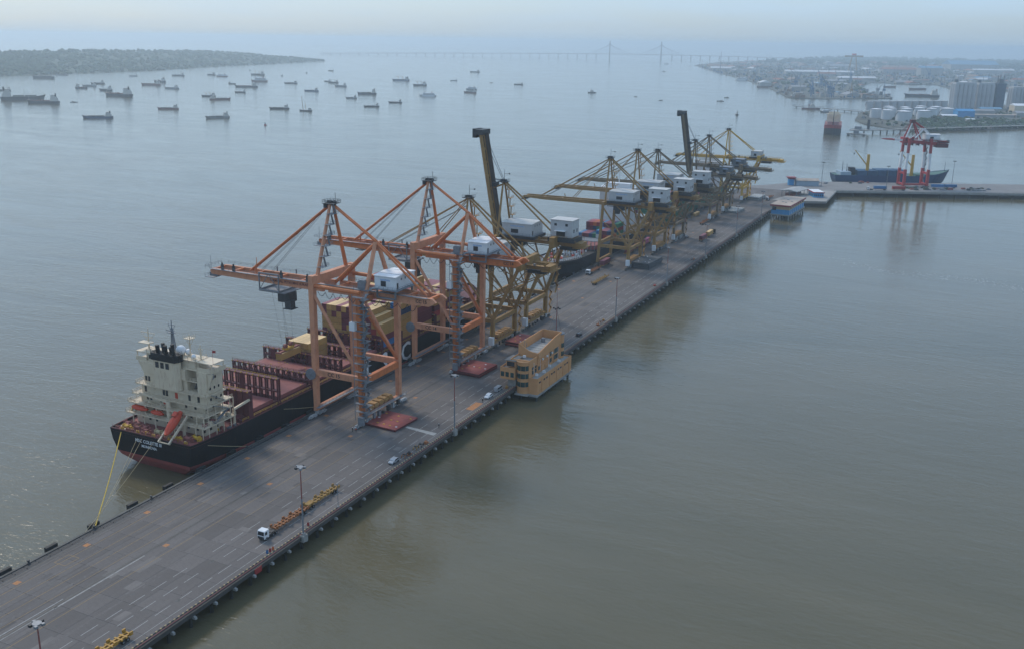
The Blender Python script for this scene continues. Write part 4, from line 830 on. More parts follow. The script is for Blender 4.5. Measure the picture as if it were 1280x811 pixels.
def lifeboat_mesh(L=9.5, w=1.5, h=1.6):
    b = MB(); n = 12; st = 9; vs = []
    for i in range(st + 1):
        t = i / st; k = max(.12, math.sin(math.pi * (t * .92 + .04)) ** .45); hh = h * (1.0 if t > .35 else .72 + .8 * t)
        for j in range(n):
            a = 2 * math.pi * j / n; vs.append((w * k * math.cos(a), -L / 2 + L * t, (hh if math.sin(a) > 0 else h * .8) * k * math.sin(a)))
    fs = [(i * n + j, i * n + (j + 1) % n, (i + 1) * n + (j + 1) % n, (i + 1) * n + j) for i in range(st) for j in range(n)] + [tuple(range(n)), tuple(range(st * n, st * n + n))[::-1]]
    return b._add(vs, fs)
lb = thing('lifeboat', 'enclosed orange red free-fall lifeboat on its sloping stern ramp', 'lifeboat', (SX + 7.15, SY + 3.9, 12.6)); lb.rotation_euler = (R(36), 0, 0)
lifeboat_mesh().build('hull', LIFEORANGE, lb, smooth=True); MB().box(-.8, .8, 1.6, 3.4, 1.1, 2.0).build('conning_tower', LIFEORANGE, lb)
for x in (-.55, .15): MB().box(x, x + .4, 1.54, 1.597, 1.35, 1.75).build('window', GLASSD, lb)
lb2 = thing('rescue_boat', 'open red rescue boat slung under a davit beside the funnel casing', 'boat', (SX - 11.5, SY + 8.0, 13.2), R(90))
lifeboat_mesh(7, 1.1, 1.0).build('hull', LIFEORANGE, lb2, smooth=True); MB().box(-.9, .9, -2.6, 2.6, .65, .9).build('gunwale', LIFEORANGE, lb2)
lb3 = thing('rescue_boat', 'second red rescue boat slung nearest the free-fall lifeboat', 'boat', (SX - 3.6, SY + 7.8, 12.9), R(90))
lifeboat_mesh(5.4, 1.0, .9).build('hull', LIFEORANGE, lb3, smooth=True); MB().box(-.8, .8, -1.8, 1.8, .6, .8).build('gunwale', LIFEORANGE, lb3)
for x in (-15, -8.2, -6.4, -1.2): MB().tube((x, 9.2, 14.9), (x, 7.2, 16.6), .18, n=5).tube((x, 7.2, 16.6), (x, 7.6, 13.9), .06, n=4).build('davit', CREAM, ship)
MB().tube((1.0, 8.6, 11.5), (1.0, 8.6, 17.4), .9, n=10).build('crane_post', CREAM, ship); MB().beam((1.0, 8.6, 17.2), (-11.5, 8.2, 18.6), .55).build('stores_jib', CREAM, ship)
MB().tube((16.5, 22.2, 7.2), (16.5, 22.2, 13.2), .5, n=8).beam((16.5, 22.2, 13.0), (19.0, 27.5, 15.2), .7).build('stores_crane', CREAM, ship)
for k in range(60):
    x, y, z = rnd.choice(((rnd.uniform(-16, 16), rnd.uniform(1.5, 7), 7.1), (rnd.uniform(15.4, 17), rnd.uniform(8, 21), 11.45), (rnd.uniform(-16, -14.8), rnd.uniform(8, 19), 11.45), (rnd.uniform(14.5, 17.5), rnd.uniform(15, 26), 7.15)))
    h = rnd.uniform(.5, 1.3); MB().box(x - h * .5, x + h * .5, y - h * .4, y + h * .6, z, z + h).build('deck_locker', rnd.choice((YELLOWTRIM, PIPE, CREAM, DECKRED, GREYSTEEL)), ship)
# cargo deck: coamings, hatch covers, lashing bridges
LBS = [28, 43.5, 63, 81.5, 96, 110.8, 126, 140.6, 155.2, 169.6, 184]
MB().box(-17, 17, 24, 200, 7.1, 9.0).build('hatch_coaming', MAROON, ship)
for side in (-1, 1): MB().box(side * 17.6 - .7, side * 17.6 + .7, 24, 200, 7.1, 8.5).build('side_walkway', MAROON, ship); MB().rail([(side * 18.6, 24, 8.2), (side * 18.6, 196, 8.2)], 1.0, .06, 3).build('railing', YELLOWTRIM, ship)
for i in range(len(LBS) - 1):
    y0, y1 = LBS[i] + 1.4, LBS[i + 1] - 1.4
    for x0, x1 in ((-16.9, -5.8), (-5.6, 5.6), (5.8, 16.9)):
        lift = 0 if rnd.random() < .8 else .5
        hc = MB().box(x0, x1, y0, y1, 9.02, 9.75 + lift).build('hatch_panel', DECKRED, ship)
        if i < 5:
            for k in range(5):
                x = rnd.uniform(x0 + .4, x1 - .6); y = rnd.uniform(y0 + .4, y1 - .6); MB().box(x, x + .5, y, y + .35, 9.76 + lift, 9.9 + lift).build('twistlock_stow', YELLOWTRIM, hc)
def lashing_bridge(y, h, x0=-18.6, x1=18.6, panels=()):
    lbm = MB(); n = 14
    for i in range(n + 1):
        x = x0 + (x1 - x0) * i / n; lbm.box(x - .26, x + .26, y - .75, y - .35, 8, 9.2 + h); lbm.box(x - .26, x + .26, y + .35, y + .75, 8, 9.2 + h)
    for z in (9.0 + h * .5, 9.2 + h): lbm.box(x0, x1, y - .95, y + .95, z - .4, z)
    for i in range(n):
        xa, xb = x0 + (x1 - x0) * i / n, x0 + (x1 - x0) * (i + 1) / n
        if h < 5: lbm.beam((xa, y - .58, 9.2), (xb, y - .58, 9.0 + h), .2) if i % 2 else lbm.beam((xb, y - .58, 9.2), (xa, y - .58, 9.0 + h), .2)
    o = lbm.build('lashing_bridge', MAROON, ship)
    for f in panels: x = x0 + (x1 - x0) * f; MB().box(x, x + 2.2, y - 1.0, y - .96, 9.2, 9.2 + h).build('side_plate', MAROON, o)
    MB().rail([(x0, y - .75, 9.2 + h), (x1, y - .75, 9.2 + h)], 1.0, .07, 2.6, 1).build('railing', YELLOWTRIM if h > 5 else MAROON, o)
    for i in range(0, n + 1): x = x0 + (x1 - x0) * i / n; MB().box(x - .2, x + .2, y - 1.15, y - .96, 9.1 + h, 9.5 + h).build('lamp_bracket', YELLOWTRIM, o)
for y, h, pn in zip(LBS, (8.6, 8.6, 4.4, 4.8, 4.8, 4.8, 4.8, 4.8, 4.8, 4.8, 4.8), ((.80, .88), (.28, .55), (), (.1, .3, .6), (.2, .7), (.5, .8), (), (), (), (), ())): lashing_bridge(y, h, panels=pn)
MB().box(16.4, 18.7, 27.2, 29.4, 8, 17.9).build('side_plate', MAROON, ship)
# containers on deck
rc = random.Random(21); TZ = 9.8
def pick(k=.52): return 'tan' if rc.random() < k else ('maroon' if rc.random() < .9 else rc.choice(('red', 'maroon', 'navy')))
GR = 'containers stacked on the black ship'
def bay(i, x_rows, tiers, where, front, cols=None, top_pattern=None):
    yc = SY + (LBS[i] + LBS[i + 1]) / 2
    for r_ in x_rows:
        x = SX - 17.5 + 2.5 * r_ + 1.25; tt = tiers(r_)
        for k in range(tt):
            if not (front or k >= tt - 2 or r_ >= 12 or k >= tiers(min(13, r_ + 1))): continue
            col = cols(r_, k) if cols else (top_pattern(r_) if (top_pattern and k == tt - 1) else pick())
            container(col, x, yc, TZ + k * 2.6, where(k, tt, r_), GR)
w_ = lambda nm: (lambda k, tt, r_: ('atop the ' if k == tt - 1 else 'within the ') + nm + (' on its quay side' if r_ >= 12 else ''))
pat = lambda s_: (lambda r_: s_[r_ % len(s_)])
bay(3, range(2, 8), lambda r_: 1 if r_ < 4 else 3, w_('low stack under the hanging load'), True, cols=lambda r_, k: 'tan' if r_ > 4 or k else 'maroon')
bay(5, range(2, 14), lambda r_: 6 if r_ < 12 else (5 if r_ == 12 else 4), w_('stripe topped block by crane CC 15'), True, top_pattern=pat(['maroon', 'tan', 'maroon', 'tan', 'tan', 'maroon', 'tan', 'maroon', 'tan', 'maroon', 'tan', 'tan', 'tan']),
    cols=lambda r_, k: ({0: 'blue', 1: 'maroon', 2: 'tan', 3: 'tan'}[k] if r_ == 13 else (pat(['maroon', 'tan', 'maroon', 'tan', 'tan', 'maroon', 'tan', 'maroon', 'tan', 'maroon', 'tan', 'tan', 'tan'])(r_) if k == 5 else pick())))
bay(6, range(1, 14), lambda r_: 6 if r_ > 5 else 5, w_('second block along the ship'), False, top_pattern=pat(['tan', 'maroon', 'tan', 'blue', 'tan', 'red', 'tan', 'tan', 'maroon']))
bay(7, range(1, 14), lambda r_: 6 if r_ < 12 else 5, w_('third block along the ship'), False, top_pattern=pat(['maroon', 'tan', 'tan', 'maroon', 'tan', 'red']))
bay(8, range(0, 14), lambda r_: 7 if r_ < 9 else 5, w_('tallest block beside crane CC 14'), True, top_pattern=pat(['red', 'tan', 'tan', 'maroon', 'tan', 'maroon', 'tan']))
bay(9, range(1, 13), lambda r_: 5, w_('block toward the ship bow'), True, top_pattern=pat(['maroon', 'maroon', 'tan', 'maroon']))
# the lift under crane CC 15
hangx, hangy = -73.0, 148.5
container('tan', hangx - .2, hangy + 3, 15.2, 'hanging in the crane spreader', GR)
sp = thing('spreader', 'rusty orange lifting spreader with hoist ropes gripping the hanging container', 'spreader', (hangx - .2, hangy + 3, 17.78))
MB().box(-.5, .5, -5.8, 5.8, .05, .5).box(-1.25, 1.25, -6.1, -5.6, 0, .6).box(-1.25, 1.25, 5.6, 6.1, 0, .6).build('frame', PIPE, sp)
MB().box(-1.2, 1.2, -2.2, 2.2, .5, 1.4).build('headblock', YELLOWTRIM, sp)
for y in (-1.7, 1.7): MB().tube((-.5, y, 1.9), (.5, y, 1.9), .95, n=12).build('sheave', PIPE, sp)
for x, y in ((-1, -2), (1, -2), (-1, 2), (1, 2)): MB().tube((x, y, 1.4), (x * 2.2, y * 1.2 - 3, 42.4 - 17.8), .05, n=4).build('hoist_rope', DARKSTEEL, sp)
# forecastle
MB().prism([(-13, 198), (13, 198), (9, 212), (2, 221), (-2, 221), (-9, 212)], 7.2, 11.4).build('forecastle', MAROON, ship)
MB().tube((0, 204, 11.4), (0, 204, 22), .4, .2, n=7).build('foremast', CREAM, ship)
# mooring lines
def rope(p, q_, m, label, r=.10, sag=.6):
    p, q_ = Vector(p), Vector(q_); pts = [p.lerp(q_, i / 8) - Vector((0, 0, sag * math.sin(math.pi * i / 8))) for i in range(9)]
    b = MB(); b.path([tuple(v) for v in pts], r, 5); tag(b.build('mooring_line', m), label, 'rope', 'mooring lines of the black ship')
rope((-86.5, 79.2, 7.2), (-51.7, 36, .9), YROPE, 'thick yellow mooring line from the black stern to the quay edge', .17, 1.0)
for dx in (0, 1.0, 3.6): rope((-79.0 + dx * 2, 78.9, 6.6), (-51.7 + dx * .1, 35.6 - dx, .9), ROPE, 'thin pale mooring line running beside the thick yellow one', .06, .5)
rope((-56.5, 82, 7.4), (-51.7, 100.4, .9), ROPE, 'mooring line from the ship quarter along the dark hull', .09, .2)
rope((-55.4, 118, 7.6), (-51.7, 144, .9), ROPE, 'spring line below the maroon cargo deck', .09, .3)

# ---------------------------------------------------------------- ships moored farther along
def cargo_ship(name, label, x, y, L, B, zd, hull_m, acc_y, acc_h, rot=0, acc_w=.82, boot=BOOTRED, acc_m=WHITEPAINT, holds=5, deck_m=DECKRED, bootz=-3.6, rake=1.0):
    t = thing(name, label, 'ship', (x, y, 0), rot)
    lv = [(-8, 8, 8 * rake, .15, .70, .3), (-5, 5, 5 * rake, .5, .74, .2), (-2, 2.5, 3.5 * rake, .75, .8, .14), (zd * .4, .6, 2 * rake, .85, .83, .1), (zd, 0, 0, .88, .86, .08)]
    hb, rows = hull_mb(L, B, zd, lv, boot=bootz, nst=26, sheer=3)
    hb.build('hull', [hull_m, boot], t); deck_mb(rows, .7).build('deck', deck_m, t)
    w = B * acc_w / 2; n = max(2, int(acc_h / 3))
    a = MB().box(-w, w, acc_y, acc_y + 11, zd - .7, zd + acc_h).build('accommodation_block', acc_m, t)
    for j in range(n):
        z = zd + 1 + j * 3
        for i in range(7): xx = -w + 1.2 + i * (2 * w - 3) / 6; MB().box(xx, xx + .9, acc_y - .07, acc_y - .003, z, z + 1.0).build('window', GLASSD, a)
    for s_ in (0,): MB().box(-B / 2, B / 2, acc_y + 1, acc_y + 7, zd + acc_h, zd + acc_h + .4).box(-w * .8, w * .8, acc_y + 1.2, acc_y + 7, zd + acc_h + .4, zd + acc_h + 3).build('bridge_deck', acc_m, t)
    MB().tube((0, acc_y + 4, zd + acc_h + 3), (0, acc_y + 4, zd + acc_h + 12), .35, .15, n=6).beam((-2.4, acc_y + 4, zd + acc_h + 8), (2.4, acc_y + 4, zd + acc_h + 8), .25).build('mast', acc_m, t)
    return t
# ship with its bow towards us: rotate by pi so the bow is at low y
s2 = cargo_ship('container_ship', 'dark navy container ship with white bridge block moored beyond the orange cranes', -66.5, 575, 198, 25, 6.5, HULLNAVY, 62, 31, R(180), acc_w=.9, deck_m=mat('dark_wet_deck', (.07, .06, .055), .7, .3, .3), rake=5.2)
for k in range(4): MB().box(-10.5, 10.5, 78 + 15 * k, 91.5 + 15 * k, 6.8, 9.4).build('hatch_panel', DECKRED if k % 2 else GREYSTEEL, s2)
b = MB()
for k in range(10): b.box(-11.5 + 2.5 * k, -11.2 + 2.5 * k, 139, 139.4, 7, 13)
b.box(-11.6, 11.6, 138.8, 139.6, 12.6, 13).build('lashing_bridge', GREYSTEEL, s2)
MB().tube((0, 152, 7), (0, 152, 20), .5, .25, n=7).build('foremast', YELLOW, s2)
for x in (-6, -2, 2, 6): MB().tube((x - 1, 148, 8.6), (x + 1, 148, 8.6), .9, n=9).box(x - 1.3, x - 1, 147, 149, 7, 9.6).build('mooring_winch', (YELLOWTRIM, LIFEORANGE)[int(x) % 4 == 2], s2)
MB().rail([(-10.5, 160, 6.4), (-7, 178, 6.9), (-2.5, 191, 7.6), (2.5, 191, 7.6), (7, 178, 6.9), (10.5, 160, 6.4)], 1.6, .12, 2.0).build('railing', WHITEPAINT, s2)
for k in range(9): MB().box(-8 + 1.9 * k, -7.7 + 1.9 * k, 150, 150.3, 6, 10.5).box(-8 + 1.9 * k, -7.7 + 1.9 * k, 158, 158.3, 6, 10.5).build('cage_post', WHITEPAINT, s2)
for z in (8.2, 10.3): MB().box(-8, 7.6, 150.02, 150.24, z, z + .2).box(-8, 7.6, 158.02, 158.24, z, z + .2).build('cage_rail', WHITEPAINT, s2)
for k in range(60):
    x, y = rnd.uniform(-8, 8) * (1 if k < 30 else .55), rnd.uniform(140, 165) if k < 30 else rnd.uniform(165, 186); h = rnd.uniform(.5, 1.7); MB().box(x, x + h, y, y + h, 6.1, 6.3 + h).build('deck_locker', rnd.choice((WHITEPAINT, GREYSTEEL, LIFEORANGE, YELLOWTRIM)), s2)
G2 = 'containers stacked on the navy ship'
for r_ in range(9):
    for k in range(3):
        for bi, yb in enumerate((484, 470)):
            if bi == 1 and k > (1 if r_ > 4 else 0): continue
            col = ['maroon', 'navy', 'blue', 'red', 'green', 'maroon', 'orange', 'white', 'maroon', 'red'][(r_ * 3 + k * 5 + bi * 2) % 10]
            container(col, -76.5 + 2.5 * r_, yb, 9.5 + 2.6 * k, 'stacked before the white bridge block of the navy ship', G2)
s3 = cargo_ship('container_ship', 'green and white container ship moored under the far brown cranes', -67, 790, 205, 27, 8, mat('green_hull_paint', (.02, .13, .07), .5, .2, .2), 34, 24, R(180), acc_w=.8)
cs = MB(); keys = ['green', 'maroon', 'pink', 'white', 'red', 'navy']; rc3 = random.Random(4)
for j, yb in enumerate((580, 596, 612, 628, 644, 660, 676, 692, 708)):
    for r_ in range(9):
        tt = (2, 3, 2, 4, 3, 4, 3, 2, 3)[j] - (1 if r_ % 4 == 0 else 0)
        for k in range(tt):
            cs.m = rc3.choice((0, 0, 0, 1, 1, 2, 3, 4, 5)); x = -77 + 2.5 * r_; cs.box(x - 1.2, x + 1.2, yb - 6.1, yb + 6.1, 9 + 2.6 * k, 11.55 + 2.6 * k)
cs = cs.build('container_stacks', [CONT[k] for k in keys]); cs['kind'] = 'stuff'; tag(cs, 'mixed green and maroon containers heaped on the far green ship', 'containers')
# ================================================================ TAN QUAY OFFICE
tb = thing('office_building', 'three storey tan office block on piles with a rounded green glazed bay', 'building', (0, 0, 0))
MB().box(2.6, 11.7, 199.4, 236.5, -3.0, -2.3).build('base_slab', CONCRETE, tb)
for k in range(6):
    for x in (4.0, 10.6): MB().tube((x, 201 + 6.6 * k, -9), (x, 201 + 6.6 * k, -3.0), .5, n=8).build('pile', PILEM, tb)
def wall(name, x0, x1, y0, y1, z0, z1, parent=tb, m=TAN): return MB().box(x0, x1, y0, y1, z0, z1).build(name, m, parent)
def parapet(x0, x1, y0, y1, z0, z1, t=.3, roof=ROOFGREY):
    o = MB().box(x0, x1, y0, y0 + t, z0, z1).box(x0, x1, y1 - t, y1, z0, z1).box(x0, x0 + t, y0 + t, y1 - t, z0, z1).box(x1 - t, x1, y0 + t, y1 - t, z0, z1).build('parapet', TAN, tb)
    MB().box(x0 + t, x1 - t, y0 + t, y1 - t, z0 + .02, z0 + .2).build('flat_roof', roof, tb); return o
lw = wall('wing', 7.5, 11.3, 200.6, 236, -2.3, 3.6); parapet(7.5, 11.3, 200.6, 236, 3.6, 4.5, .25, mat('pale_roof_screed', (.36, .35, .33), .9, .2, .4))
mw_ = wall('wall', 2.6, 7.48, 200.6, 234, -2.3, 10.0); wall('wall', -1.0, 2.58, 200.6, 234, .02, 10.0)
parapet(-1.0, 7.48, 200.6, 209.0, 10.0, 11.3)
hi = wall('wall', -1.0, 7.4, 209.02, 234, 10.0, 11.6)
# tall parapet with a sweeping front edge
MB().prism_y([(-1.2, 10.0), (7.6, 10.0), (7.6, 12.4), (5.6, 12.5), (3.4, 13.0), (1.2, 14.2), (-.4, 15.2), (-1.2, 15.4)], 208.6, 209.0).build('parapet', TAN, tb)
MB().box(-1.2, -.8, 209.0, 232, 10, 15.4).build('parapet', TAN, tb)
MB().prism_x([(209.0, 10), (232.4, 10), (232.4, 15.4), (226, 15.0), (209.0, 12.4)], 7.41, 7.8).build('parapet', TAN, tb)
MB().box(-1.2, 7.8, 232.4, 232.8, 10, 15.4).build('parapet', TAN, tb)
MB().box(-.75, 7.38, 209.05, 232.3, 11.62, 11.8).build('flat_roof', mat('pale_roof_screed', (.36, .35, .33), .9, .2, .4), tb)
for k in range(7): MB().box(-.7, 7.35, 211 + 3.1 * k, 211.12 + 3.1 * k, 11.81, 11.87).build('roof_joint', ROOFGREY, tb)
lf = wall('wall', -4.4, 2.0, 198.4, 206.5, 3.2, 7.2); parapet(-4.4, 2.0, 198.4, 206.5, 7.2, 8.1, .3)
wall('wall', -2.6, 1.6, 200.0, 207, 8.1, 10.6); MB().box(-2.9, 1.9, 199.6, 207, 10.62, 10.9).build('flat_roof', ROOFGREY, tb)
wall('wall', -1.5, 2.0, 199.6, 206, -.0, 3.2, m=ROOFGREY)
MB().box(-2.2, 1.2, 199.93, 199.997, 8.3, 10.2).build('window', GLASSD, tb)
for x in (-4.1, -2.0, .2): MB().box(x, x + 1.5, 198.33, 198.397, 4.2, 6.2).build('window', GLASSG, tb); MB().box(x - .12, x + 1.62, 198.30, 198.40, 4.02, 4.18).build('sill', TAN, tb)
# round bay
def arc(cx, cy, r, a0, a1, z0, z1, n=16):
    pts = [(cx + r * math.cos(R(a0 + (a1 - a0) * i / n)), cy + r * math.sin(R(a0 + (a1 - a0) * i / n))) for i in range(n + 1)]; b = MB(); b.prism(pts, z0, z1); return b
arc(4.6, 201.6, 2.75, 160, 380, -2.6, 10.6, 22).build('round_bay', TAN, tb, smooth=False)
arc(4.6, 201.6, 2.95, 160, 380, 10.6, 11.0, 22).build('bay_roof', TAN, tb)
for z in (.6, 4.1, 7.4):
    for k in range(4):
        a0 = 195 + 38 * k; arc(4.6, 201.6, 2.80, a0, a0 + 35.5, z, z + 2.05, 5).build('window', GLASSG, tb)
    arc(4.6, 201.6, 2.92, 185, 355, z - .22, z - .04, 18).build('sill', TAN, tb)
# windows on the long face
for z, ys in ((6.4, (203.2, 206.0)), (2.0 + 3.0, (203.2, 206, 209.4, 221.5))):
    for y in ys: MB().box(7.483, 7.55, y, y + 1.7, z, z + 1.7).build('window', GLASSG, tb)
for z in (4.9, 7.6):
    for y in (221, 225.4): MB().box(7.483, 7.56, y, y + (1.8 if y < 224 else 4.2), z, z + 2.0).build('window', GLASSG, tb)
for y in (208.2, 212.0, 216.0, 220.2, 224.6, 230.4): MB().box(7.483, 7.75, y, y + .35, -.5, 11.9).build('pilaster', TAN, tb)
MB().box(7.483, 7.9, 209, 224, 7.0, 7.15).build('string_course', TAN, tb)
for y in (204.5, 212.5, 219.5, 226.5, 233.0): MB().box(11.303, 11.5, y, y + .3, -2.3, 3.6).build('pilaster', TAN, tb)
for y in (202, 206.5, 209, 214, 216.5, 221, 223.5, 228, 230.5): MB().box(11.303, 11.36, y, y + 1.5, 2.2, 2.9).build('window', GLASSD, tb)
arc(6.2, 233.6, 2.3, -60, 130, -2.3, 14.2, 16).build('round_tower', TAN, tb); arc(6.2, 233.6, 2.5, -60, 130, 14.2, 14.6, 16).build('tower_rim', GREYSTEEL, tb)
for z in (4.8, 8.4): arc(6.2, 233.6, 2.36, -40, 60, z, z + 2.0, 10).build('window', GLASSG, tb)
for x, y, z in ((8.6, 204, 4.5), (9.6, 209, 4.5), (8.6, 217, 4.5), (9.4, 225, 4.5), (3, 204, 11.4)): MB().box(x, x + 1.1, y, y + .6, z, z + .9).build('air_conditioner', WHITEPAINT, tb)
for y, z in ((203.2, 6.4), (206.0, 6.4), (203.2, 5.0), (206, 5.0), (209.4, 5.0)): MB().box(7.56, 7.8, y - .15, y + 1.85, z + 1.72, z + 1.86).build('window_hood', TAN, tb)
MB().tube((2.2, 226, 11.8), (2.2, 226, 13.6), .9, n=12).build('water_tank', GREYSTEEL, tb)
for y in (204.2, 210.5, 219, 229): MB().tube((7.9, y, -.4 + 4.9), (7.9, y, 9.8), .07, n=5).build('drain_pipe', WHITEPAINT, tb)
for y in (213, 217.5, 222.6): MB().box(7.485, 8.0, y, y + .9, 8.4, 9.1).build('air_conditioner', WHITEPAINT, tb)
MB().tube((.5, 210.5, 11.8), (.5, 210.5, 16.4), .08, n=5).tube((1.6, 210.2, 11.8), (1.6, 210.2, 15.6), .08, n=5).beam((-.1, 210.5, 16), (1.2, 210.5, 16), .1).build('aerial_mast', GREYSTEEL, tb)
MB().box(2.4, 8.2, 197.6, 199.3, -2.6, -2.2).build('access_platform', CONCRETE, tb)

# ================================================================ QUAY FURNITURE AND VEHICLES
def light_pole(y, label, x=2.3):
    t = thing('light_pole', label, 'lamp post', (x, y, 0), 0, 'tall lamp posts along the quay edge')
    MB().box(-.8, .8, -1.0, 1.0, -2.0, -.05).box(-.5, .5, -.5, .5, -.05, .5).build('plinth', CONCRETE, t)
    MB().tube((0, 0, .5), (0, 0, 11), .27, .22, n=8).build('shaft', GREYSTEEL, t); MB().tube((0, 0, 11), (0, 0, 20.6), .20, .14, n=8).build('upper_shaft', PIPE, t)
    MB().tube((0, 0, 20.5), (0, 0, 20.75), .95, n=12).build('head_ring', GREYSTEEL, t)
    for k in range(5):
        a = 2 * math.pi * k / 5 + .4; MB().box(1.25 * math.cos(a) - .32, 1.25 * math.cos(a) + .32, 1.25 * math.sin(a) - .3, 1.25 * math.sin(a) + .3, 20.2, 20.75).build('floodlight', DARKSTEEL if k % 2 else GREYSTEEL, t)
for y, w in ((-25.4, 'at the near end beside the skeletal yellow trailer'), (60, 'standing beside the long trailer truck'), (148, 'opposite the red hatch cover beside CC 15'), (317, 'past the tan office block'), (404, 'opposite the stacked dark covers'), (490, 'beside the lane with the container train'), (576, 'beyond the container train'), (662, 'closest to the blue and cream office')): light_pole(y, 'tall two tone lamp post ' + w)
for y, lab in ((78.3, 'slim short grey pole behind the long trailer'), (-17.5, 'slim dark aerial pole near the end of the yellow trailer')):
    t = thing('short_pole', lab, 'pole', (1.2, y, 0)); MB().tube((0, 0, 0), (0, 0, 7.6), .10, .06, n=6).build('shaft', GREYSTEEL, t); MB().box(-.4, .4, -.4, .4, 0, .5).build('plinth', CONCRETE, t); MB().box(-.25, .25, -.2, .2, 7.3, 7.7).build('lamp_head', GREYSTEEL, t)
t = thing('radio_mast', 'slender guyed radio mast with a lamp cross behind the tan office', 'mast', (-7.0, 262, 0))
MB().tube((0, 0, 0), (0, 0, 17), .2, n=7).tube((0, 0, 17), (0, 0, 31), .10, .05, n=5).build('shaft', PIPE, t); MB().beam((-1.5, 0, 16.6), (1.5, 0, 16.6), .18).beam((0, -1.5, 16.6), (0, 1.5, 16.6), .18).build('cross_arm', DARKSTEEL, t)
for x, y in ((-1.5, 0), (1.5, 0), (0, -1.5), (0, 1.5)): MB().box(x - .3, x + .3, y - .3, y + .3, 16.4, 17).build('floodlight', DARKSTEEL, t)
for x, y in ((-5, -4), (5, -3), (1, 6)): MB().tube((0, 0, 16), (x, y, 0), .035, n=4).build('guy_wire', DARKSTEEL, t)

def hatch_cover(x, y, rz, n, label, m=COVERRED, w=13.6, l_=14.2, group='ship hatch covers laid on the quay'):
    for k in range(n):
        t = thing('hatch_cover', label if n == 1 else (('topmost' if k == n - 1 else 'lower') + ' cover in ' + label), 'hatch cover', (x + rnd.uniform(-.5, .5) * (k > 0), y + rnd.uniform(-.8, .8) * (k > 0), 1.0 * k + .12), rz + rnd.uniform(-.03, .03), group)
        b = MB().box(-w / 2, w / 2, -l_ / 2, l_ / 2, .62, .78)
        b.build('top_plate', m, t)
        MB().box(-w / 2 + .05, w / 2 - .05, -l_ / 2 + .05, -l_ / 2 + .22, 0, .62).box(-w / 2 + .05, w / 2 - .05, l_ / 2 - .22, l_ / 2 - .05, 0, .62).box(-w / 2 + .05, -w / 2 + .22, -l_ / 2 + .22, l_ / 2 - .22, 0, .62).box(w / 2 - .22, w / 2 - .05, -l_ / 2 + .22, l_ / 2 - .22, 0, .62).build('skirt', MAROON if m is COVERRED else m, t)
        if k == n - 1:
            for i in range(5):
                for j in (-1, 0, 1):
                    xx, yy = -w / 2 + 1.4 + (w - 2.8) * i / 4, j * l_ * .32
                    if rnd.random() < .55: MB().box(xx - .35, xx + .35, yy - .3, yy + .3, .785, .9).build('twistlock_pad', YELLOWTRIM if m is COVERRED and rnd.random() < .6 else WHITEPAINT, t)
            for i in range(1, 4): MB().box(-w / 2 + .1, w / 2 - .1, -l_ / 2 + l_ * i / 4 - .06, -l_ / 2 + l_ * i / 4 + .06, .783, .82).build('weld_seam', m, t)
        for sx in (-1, 1):
            for sy in (-1, 1): MB().box(sx * (w / 2 - .4) - .25, sx * (w / 2 - .4) + .25, sy * (l_ / 2 - .4) - .25, sy * (l_ / 2 - .4) + .25, -.12, 0).build('foot', BLACK, t)
hatch_cover(-21.5, 143.5, R(-4), 1, 'single red steel hatch cover lying beside crane CC 15')
hatch_cover(-22.2, 210, R(-3), 2, 'the red pair beside crane CC 14', l_=15.5)
hatch_cover(-19.5, 255, R(-3), 2, 'the red pile behind the tan office')
DARKCOV = mat('dark_slate_cover', (.075, .082, .09), .7, .25, .4, rust=.3, rustcol=(.12, .11, .1))
hatch_cover(-22.5, 442, R(-3), 4, 'the dark slate pile under the ochre crane', DARKCOV, 12, 24)
PALECOV = mat('pale_grey_cover', (.33, .34, .33), .7, .2, .4)
hatch_cover(-24, 678, R(-4), 2, 'the pale grey pile beneath the brown cranes', PALECOV, 12, 22)
hatch_cover(-22, 756, R(-4), 3, 'the pale grey pile near the quay corner', PALECOV, 10, 22)

